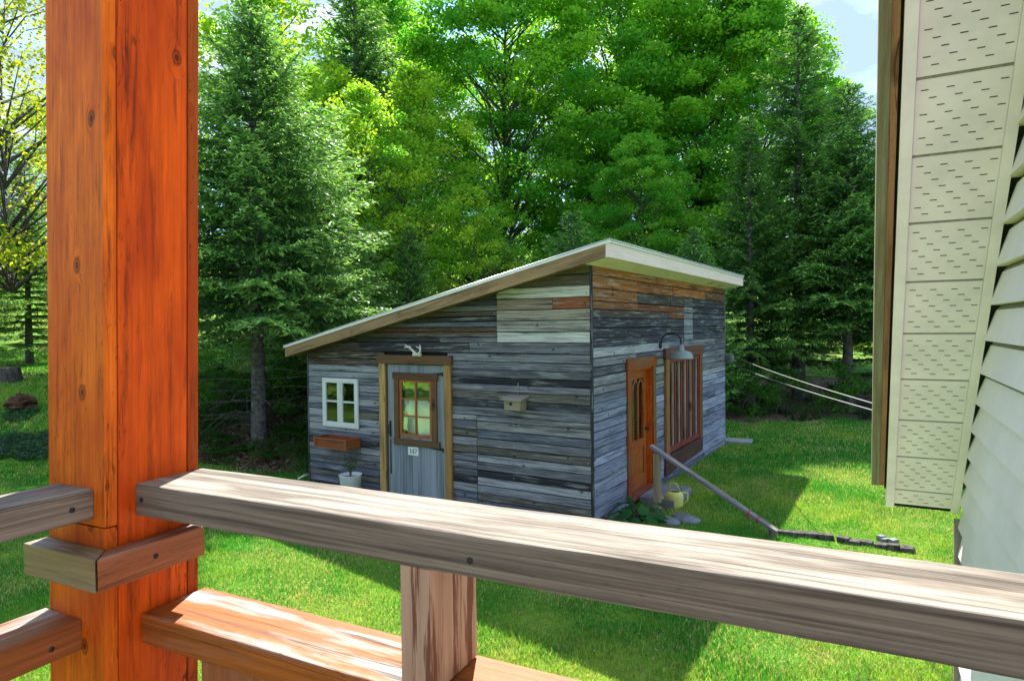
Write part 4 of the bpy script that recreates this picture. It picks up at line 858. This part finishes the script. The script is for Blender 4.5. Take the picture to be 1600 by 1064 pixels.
proto('sparse', lambda: broadleaf(11, 3.2, 8, base=.25, ncl=200, per=95, leaf=.10, c1=(.20, .30, .02), c2=(.42, .46, .04), clr=.7, flat=.5, trunk=1.0), M_BARK, M_LEAF)
proto('bush', lambda: broadleaf(1.8, 1.1, 9, base=.05, ncl=40, per=60, leaf=.085, c1=(.04, .16, .018), c2=(.10, .27, .03), clr=.35, flat=.6, trunk=.5), M_BARK, M_LEAF)
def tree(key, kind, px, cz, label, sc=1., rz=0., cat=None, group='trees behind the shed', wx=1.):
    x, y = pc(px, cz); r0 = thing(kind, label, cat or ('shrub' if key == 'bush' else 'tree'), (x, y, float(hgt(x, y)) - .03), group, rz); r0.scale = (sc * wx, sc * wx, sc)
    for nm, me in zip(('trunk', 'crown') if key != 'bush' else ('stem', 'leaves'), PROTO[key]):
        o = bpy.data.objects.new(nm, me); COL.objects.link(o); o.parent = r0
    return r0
TREES = [
 ('mapY', 'birch_tree', 492, 29.0, 'loose leaved birch between the dark spruce and the narrow spruce', 1.12, .8),
 ('mapA', 'maple_tree', 615, 36.0, 'distant green maple rising right of the narrow spruce', 1.02, 5.6),
 ('spA', 'spruce_tree', 402, 13.6, 'dark spruce with bare lower trunk just left of the shed', 1.0, 0.3),
 ('spC', 'spruce_tree', 505, 15.6, 'shorter lit spruce peeking over the low end of the shed roof', 1.15, 1.1),
 ('spA', 'spruce_tree', 452, 18.0, 'spruce on the bank behind the dark spruce left of the shed', .85, 2.0),
 ('spB', 'spruce_tree', 562, 27.0, 'narrow dark spruce standing above the yellow green maples', 1.45, .4),
 ('mapY', 'maple_tree', 575, 20.0, 'yellow green young maple left of the large green maples', .84, .2),
 ('mapY', 'maple_tree', 655, 23.5, 'yellow green maple under the cloud gap in the sky', 1.0, 2.2),
 ('mapY', 'maple_tree', 530, 25.5, 'yellow green maple behind the narrow dark spruce', 1.0, 4.0),
 ('mapA', 'maple_tree', 790, 31.0, 'large bright green maple rising behind the low roof slope', 1.14, .5),
 ('mapB', 'maple_tree', 960, 32.0, 'large bright green maple rising behind the high roof corner', 1.18, 1.5),
 ('mapA', 'maple_tree', 1100, 32.0, 'large bright green maple right of the high roof corner', 1.16, 2.8),
 ('mapY', 'maple_tree', 740, 19.5, 'young green maple close behind the middle of the roof', .66, 1.0),
 ('mapB', 'maple_tree', 1010, 23.0, 'smaller maple spreading low over the high roof edge', .52, 3.9),
 ('spC', 'spruce_tree', 895, 18.6, 'small dark spruce right behind the high part of the roof', .98, .5),
 ('spC', 'spruce_tree', 1085, 18.3, 'small spruce behind the far end of the shed roof', .9, 2.5),
 ('spC', 'spruce_tree', 800, 20.5, 'small dark spruce behind the middle of the shed roof', .9, 4.5),
 ('spC', 'spruce_tree', 640, 18.5, 'small dark spruce behind the low half of the shed roof', .75, 3.5),
 ('spB', 'spruce_tree', 1172, 20.0, 'dark spruce with broad crown just right of the shed roof', .78, .9),
 ('spB', 'spruce_tree', 1248, 21.5, 'tall spruce whose tip tops the right hand tree line', 1.13, 2.6),
 ('spA', 'spruce_tree', 1325, 19.8, 'spruce at the edge of the lawn left of the house eave', 1.07, 1.9),
 ('spB', 'spruce_tree', 1405, 20.5, 'spruce partly hidden behind the house eave', .95, 4.4),
 ('mapB', 'maple_tree', 1185, 31.0, 'green maple rising between the big maples and the right hand spruces', 1.02, 2.0),
 ('mapY', 'maple_tree', 870, 40.0, 'far yellow green maple filling the gap between the two big maples', 2.0, 4.0),
 ('mapY', 'maple_tree', 650, 38.0, 'far yellow green maple behind the nearer young maples', 1.55, 4.9),
 ('mapY', 'maple_tree', 1035, 42.0, 'far yellow green maple behind the high roof corner', 2.1, 1.2),
 ('mapY', 'maple_tree', 1300, 27.0, 'lighter young maple among the right hand spruces', .9, 5.0),
 ('spB', 'spruce_tree', 440, 27.0, 'tall spruce far behind, its top against the sky by the post', 1.15, 1.3),
 ('mapY', 'birch_tree', 415, 22.5, 'yellowish birch rising above the dark spruce left of the shed', 1.28, 3.0),
 ('sparse', 'ash_tree', 22, 19.0, 'dark trunked tree with sparse yellow leaves at the left edge', 1.15, .7),
 ('sparse', 'ash_tree', -75, 23.0, 'thin sparse leaved tree beyond the left edge tree', 1.1, 2.9),
 ('spB', 'spruce_tree', 45, 21.5, 'dark low spruce behind the stump at the left edge', .62, .3),
 ('spB', 'spruce_tree', -50, 19.0, 'spruce with low branches at the left edge of the lawn', .70, 1.7),
 ('spB', 'spruce_tree', 190, 20.0, 'spruce hidden behind the orange deck post', .85, 5.1),
 ('mapY', 'maple_tree', 110, 27.0, 'yellow green maple behind the orange deck post', 1.0, .1),
 ('bush', 'shrub', 1160, 17.9, 'low green shrub at the lawn edge nearest the shed corner', .75, .2),
 ('bush', 'shrub', 1235, 18.3, 'low green shrub at the lawn edge beneath the tall spruce', .7, 2.2),
 ('bush', 'shrub', 1315, 18.0, 'low green shrub at the lawn edge by the house eave', .8, 4.1),
 ('bush', 'shrub', 455, 14.4, 'leafy shrub against the back left corner of the shed', .8, 1.2),
 ('bush', 'shrub', 348, 14.6, 'leafy shrub on the bank left of the spruce trunk', .6, 3.2),
 ('bush', 'shrub', 480, 16.8, 'leafy shrub on the bank under the low eave', 1.0, 5.2),
]
for t in TREES: tree(*t)
for key, kind, x, y, sc_, rz_, lab in (('mapY', 'maple_tree', -14.5, -2.5, .9, .4, 'yellow green maple mirrored in the white shed window'), ('spC', 'spruce_tree', -18.5, -3.0, 1.1, 1.4, 'spruce across the yard mirrored in the shed windows'), ('mapY', 'maple_tree', -12.0, -9.0, 1.0, 2.4, 'maple across the yard mirrored in the door window')):
    cx_, cz_ = camxz(x, y); tree(key, kind, 800 + FPX * cx_ / cz_ if abs(cz_) > .5 else 800, cz_, lab, sc_, rz_, group='trees across the yard')

# ferns on the bank
def fern(px, cz, label, seed, sc=1.):
    r_ = np.random.default_rng(seed); x, y = pc(px, cz); z = float(hgt(x, y)); C_ = []; Dr = []; Nn = []; Ln = []
    for k in range(11):
        a = k * .6 + r_.normal() * .2; Lf = .55 * sc * r_.uniform(.7, 1.1); hd = np.array([math.cos(a), math.sin(a), 0]); sd_ = np.array([-math.sin(a), math.cos(a), 0])
        s = np.linspace(.12, 1, 22); p = np.outer(s * Lf, hd) + np.outer(Lf * (1.0 * s - .85 * s * s), _z)
        for sg in (-1, 1):
            l = Lf * .26 * np.sin(np.pi * (s * .85 + .12)) ; C_.append(p + np.outer(l * .5 * sg, sd_)); Dr.append(np.tile(sd_ * sg + hd * .3 - _z * .15, (22, 1))); Nn.append(np.tile([0, 0, 1.], (22, 1)) + r_.normal(size=(22, 3)) * .2); Ln.append(l)
    ln = np.concatenate(Ln); v, cc = quads(np.concatenate(C_), np.concatenate(Dr), np.concatenate(Nn), ln, np.full(len(ln), .03 * sc), np.tile([.05, .18, .025], (len(ln), 1)) * r_.uniform(.7, 1.3, (len(ln), 1)))
    o = cloud('fern', v, cc, 4, M_LEAF); o.location = (x, y, z); tag(o, label, 'fern', 'ferns on the bank')
fern(468, 13.6, 'bright fern close to the shed back left corner', 1, 1.1); fern(445, 13.9, 'bright fern between the spruce trunk and the shed', 2, 1.0); fern(352, 13.4, 'fern left of the spruce trunk on leaf litter', 3, .9); fern(472, 12.9, 'small fern lowest on the bank beside the shed', 4, .8); fern(376, 13.0, 'little fern at the foot of the spruce trunk', 5, .6)

fern(420, 12.6, 'low fern in front of the spruce trunk near the lawn edge', 20, .9)
fern(335, 12.8, 'fern nearest the orange post at the foot of the bank', 21, .9)
fern(458, 14.6, 'fern high on the bank behind the shed corner', 22, .9)
# stump and dug-up root mound at the left
x, y = pc(14, 17.0); zz = float(hgt(x, y)); b = B(); b.lathe((x, y, zz - .05), [(.34, 0), (.28, .15), (.24, .34), (.235, .42), (.20, .425), (0, .42)], 18, (.3, .2, .12)); tag(b.build('tree_stump', M_BARK, origin=(x, y, zz)), 'old tree stump on the sunlit slope at the left edge', 'stump')
x, y = pc(30, 15.2); zz = float(hgt(x, y)); b = B(); r_ = np.random.default_rng(3); vs = []
for j in range(9):
    for i in range(16):
        th = math.pi / 2 * j / 8; a = 2 * math.pi * i / 16; k = 1 + r_.normal() * .12; vs.append((x + .42 * k * math.sin(th) * math.cos(a), y + .3 * k * math.sin(th) * math.sin(a), zz - .04 + .26 * k * math.cos(th)))
b.add(vs, [(j * 16 + i, (j + 1) * 16 + i, (j + 1) * 16 + (i + 1) % 16, j * 16 + (i + 1) % 16) for j in range(8) for i in range(16)], None, (.2, .1, .06)); tag(b.build('root_mound', plain('reddish_rotten_wood', (.13, .05, .03), .95, var=.6, scale=14, bump=1.), origin=(x, y, zz)), 'reddish brown rotten root mound on the lawn at left', 'root mound')

# dead brushwood at the foot of the wood
b = B(); r_ = np.random.default_rng(21)
for k in range(260):
    if k < 130: px = r_.uniform(310, 480); cz = r_.uniform(13, 17.5)
    else: px = r_.uniform(1120, 1500); cz = r_.uniform(17.6, 21)
    x, y = pc(px, cz); z = float(hgt(x, y)); a = r_.uniform(0, 6.28); l = r_.uniform(.3, 1.1); e = r_.uniform(.05, .9)
    b.tube([(x, y, z), (x + l * .5 * math.cos(a), y + l * .5 * math.sin(a), z + l * e * .6), (x + l * math.cos(a + .2), y + l * math.sin(a + .2), z + l * e)], [.010, .007, .003], 4, cap=False)
o = b.build('brushwood', M_BARK); o['kind'] = 'stuff'; o['label'] = 'dead twigs and brushwood under the trees'; o['category'] = 'brushwood'

# ---------------------------------------------------------------- ground cover
def blocked(x, y):
    s_ = (x > XL - .03) & (x < XC + .03) & (y > YC - .03) & (y < YB + .03)
    hx = (x - H0[0]) * HF.ex[0] + (y - H0[1]) * HF.ex[1]; hy = (x - H0[0]) * HF.ey[0] + (y - H0[1]) * HF.ey[1]
    st_ = (x > XC + .05) & (x < XC + .65) & (y > 8.9) & (y < 9.9)
    return s_ | ((hx > .33) & (hy < 0)) | st_
def blades(n, z0, z1, pw_, u0, u1, hg, wd, seed, keep, cols, lean=.45):
    r_ = np.random.default_rng(seed); t = r_.random(n); cz = (z0 ** pw_ + t * (z1 ** pw_ - z0 ** pw_)) ** (1 / pw_); u = r_.uniform(u0, u1, n); cx = u * cz
    x = cx * _r[0] + cz * _fh[0]; y = cx * _r[1] + cz * _fh[1]; k = keep(x, y, r_.random(n)) & ~blocked(x, y); x, y, cz = x[k], y[k], cz[k]; m = len(x); z = hgt(x, y)
    a = r_.uniform(0, 6.28, m); sz = (1 + cz * .035); h = hg * r_.uniform(.5, 1.3, m) * sz * (.5 + 1.0 * vnoise(x, y, .45, 9) * vnoise(x, y, 1.9, 10) * 1.9); w_ = wd * r_.uniform(.7, 1.3, m) * sz
    ld = r_.normal(size=(m, 2)) * lean * h[:, None]
    p0 = np.stack([x - np.cos(a) * w_, y - np.sin(a) * w_, z - .01], 1); p1 = np.stack([x + np.cos(a) * w_, y + np.sin(a) * w_, z - .01], 1); p2 = np.stack([x + ld[:, 0], y + ld[:, 1], z + h], 1)
    v = np.stack([p0, p1, p2], 1).reshape(-1, 3); nz = vnoise(x, y, 1.1, 11) * .6 + vnoise(x, y, .3, 12) * .4; nz = nz * .7 + vnoise(x, y, 3.3, 13) * .45 - .075; yl = np.clip((nz - .45) * 2.6 + r_.normal(size=m) * .22, 0, 1)[:, None]
    c = np.array(cols[0]) * (1 - yl) + np.array(cols[1]) * yl; st_ = (r_.random(m) < cols[3] * (.15 + 2.2 * vnoise(x, y, .7, 14) ** 2 + .0))[:, None]; c = np.where(st_, np.array(cols[2]), c) * r_.uniform(.45, 1.35, (m, 1)); return v, np.repeat(c, 3, 0)
GC = ((.040, .30, .03), (.40, .55, .08), (.66, .56, .27), .18)
v1, c1 = blades(520000, 4.0, 11.5, 1.5, -.86, .80, .027, .0034, 31, lambda x, y, r: litter(x, y) < .5, GC)
v2, c2 = blades(230000, 11.5, 25, 1.3, -.86, .80, .040, .007, 32, lambda x, y, r: litter(x, y) + (r - .5) * .5 < .5, GC)
o = cloud('grass', np.concatenate([v1, v2]), np.concatenate([c1, c2]), 3, M_GRASS); o['kind'] = 'stuff'; o['label'] = 'short sunlit lawn grass round the shed'; o['category'] = 'grass'
v3, c3 = blades(26000, 11.5, 21, 1.2, -.50, -.25, .13, .012, 33, lambda x, y, r: (litter(x, y) > .3) & (vnoise(x, y, .8, 15) * .75 + r * .35 > .62), ((.03, .11, .012), (.09, .18, .02), (.12, .08, .05), .15), .8)
v4, c4 = blades(22000, 17.2, 24, 1.2, -.25, .75, .15, .014, 34, lambda x, y, r: (litter(x, y) > .3) & (vnoise(x, y, .8, 16) * .75 + r * .35 > .66), ((.02, .08, .012), (.06, .13, .02), (.12, .08, .05), .2), .8)
o = cloud('undergrowth', np.concatenate([v3, v4]), np.concatenate([c3, c4]), 3, M_GRASS); o['kind'] = 'stuff'; o['label'] = 'weeds growing through leaf litter under the trees'; o['category'] = 'undergrowth'
def scatter_leaves(n, seed, u0, u1, z0, z1, cols, size, keep, lift=.01, name='leaf_litter', mat=M_LEAF, lab='', cat=''):
    r_ = np.random.default_rng(seed); cz = r_.uniform(z0, z1, n); cx = r_.uniform(u0, u1, n) * cz; x = cx * _r[0] + cz * _fh[0]; y = cx * _r[1] + cz * _fh[1]; k = keep(x, y, r_.random(n)) & ~blocked(x, y); x, y = x[k], y[k]; m = len(x)
    c = np.stack([x, y, hgt(x, y) + lift * r_.random(m)], 1); ci = r_.integers(0, len(cols), m); v, cc = quads(c, r_.normal(size=(m, 3)) * np.array([1, 1, .25]), r_.normal(size=(m, 3)) * .35 + _z, r_.uniform(.7, 1.3, m) * size, r_.uniform(.6, 1.1, m) * size * .7, np.array(cols)[ci] * r_.uniform(.6, 1.3, (m, 1)))
    o = cloud(name, v, cc, 4, mat); o['kind'] = 'stuff'; o['label'] = lab; o['category'] = cat
scatter_leaves(1500, 47, -.82, .8, 4.5, 17, [(.30, .24, .14), (.22, .13, .07), (.5, .48, .4)], .035, lambda x, y, r: litter(x, y) < .4, .03, 'fallen_leaves', M_LEAF, 'small dry leaves scattered over the lawn', 'fallen leaves')
BRC = [(.28, .17, .12), (.17, .09, .06), (.40, .31, .26), (.09, .05, .04), (.5, .43, .41)]
scatter_leaves(26000, 41, -.52, -.26, 11.5, 20, BRC, .075, lambda x, y, r: litter(x, y) > .35, .03, lab='dry brown leaves covering the bank and wood edge', cat='leaf litter')
scatter_leaves(9000, 43, -.82, -.70, 12.6, 15.0, [(.10, .22, .16), (.05, .14, .06), (.16, .26, .24), (.04, .12, .05)], .06, lambda x, y, r: vnoise(x, y, .6, 19) > .4, .10, 'ground_cover', M_LEAF, 'bluish flowering ground cover at the left edge', 'ground cover')
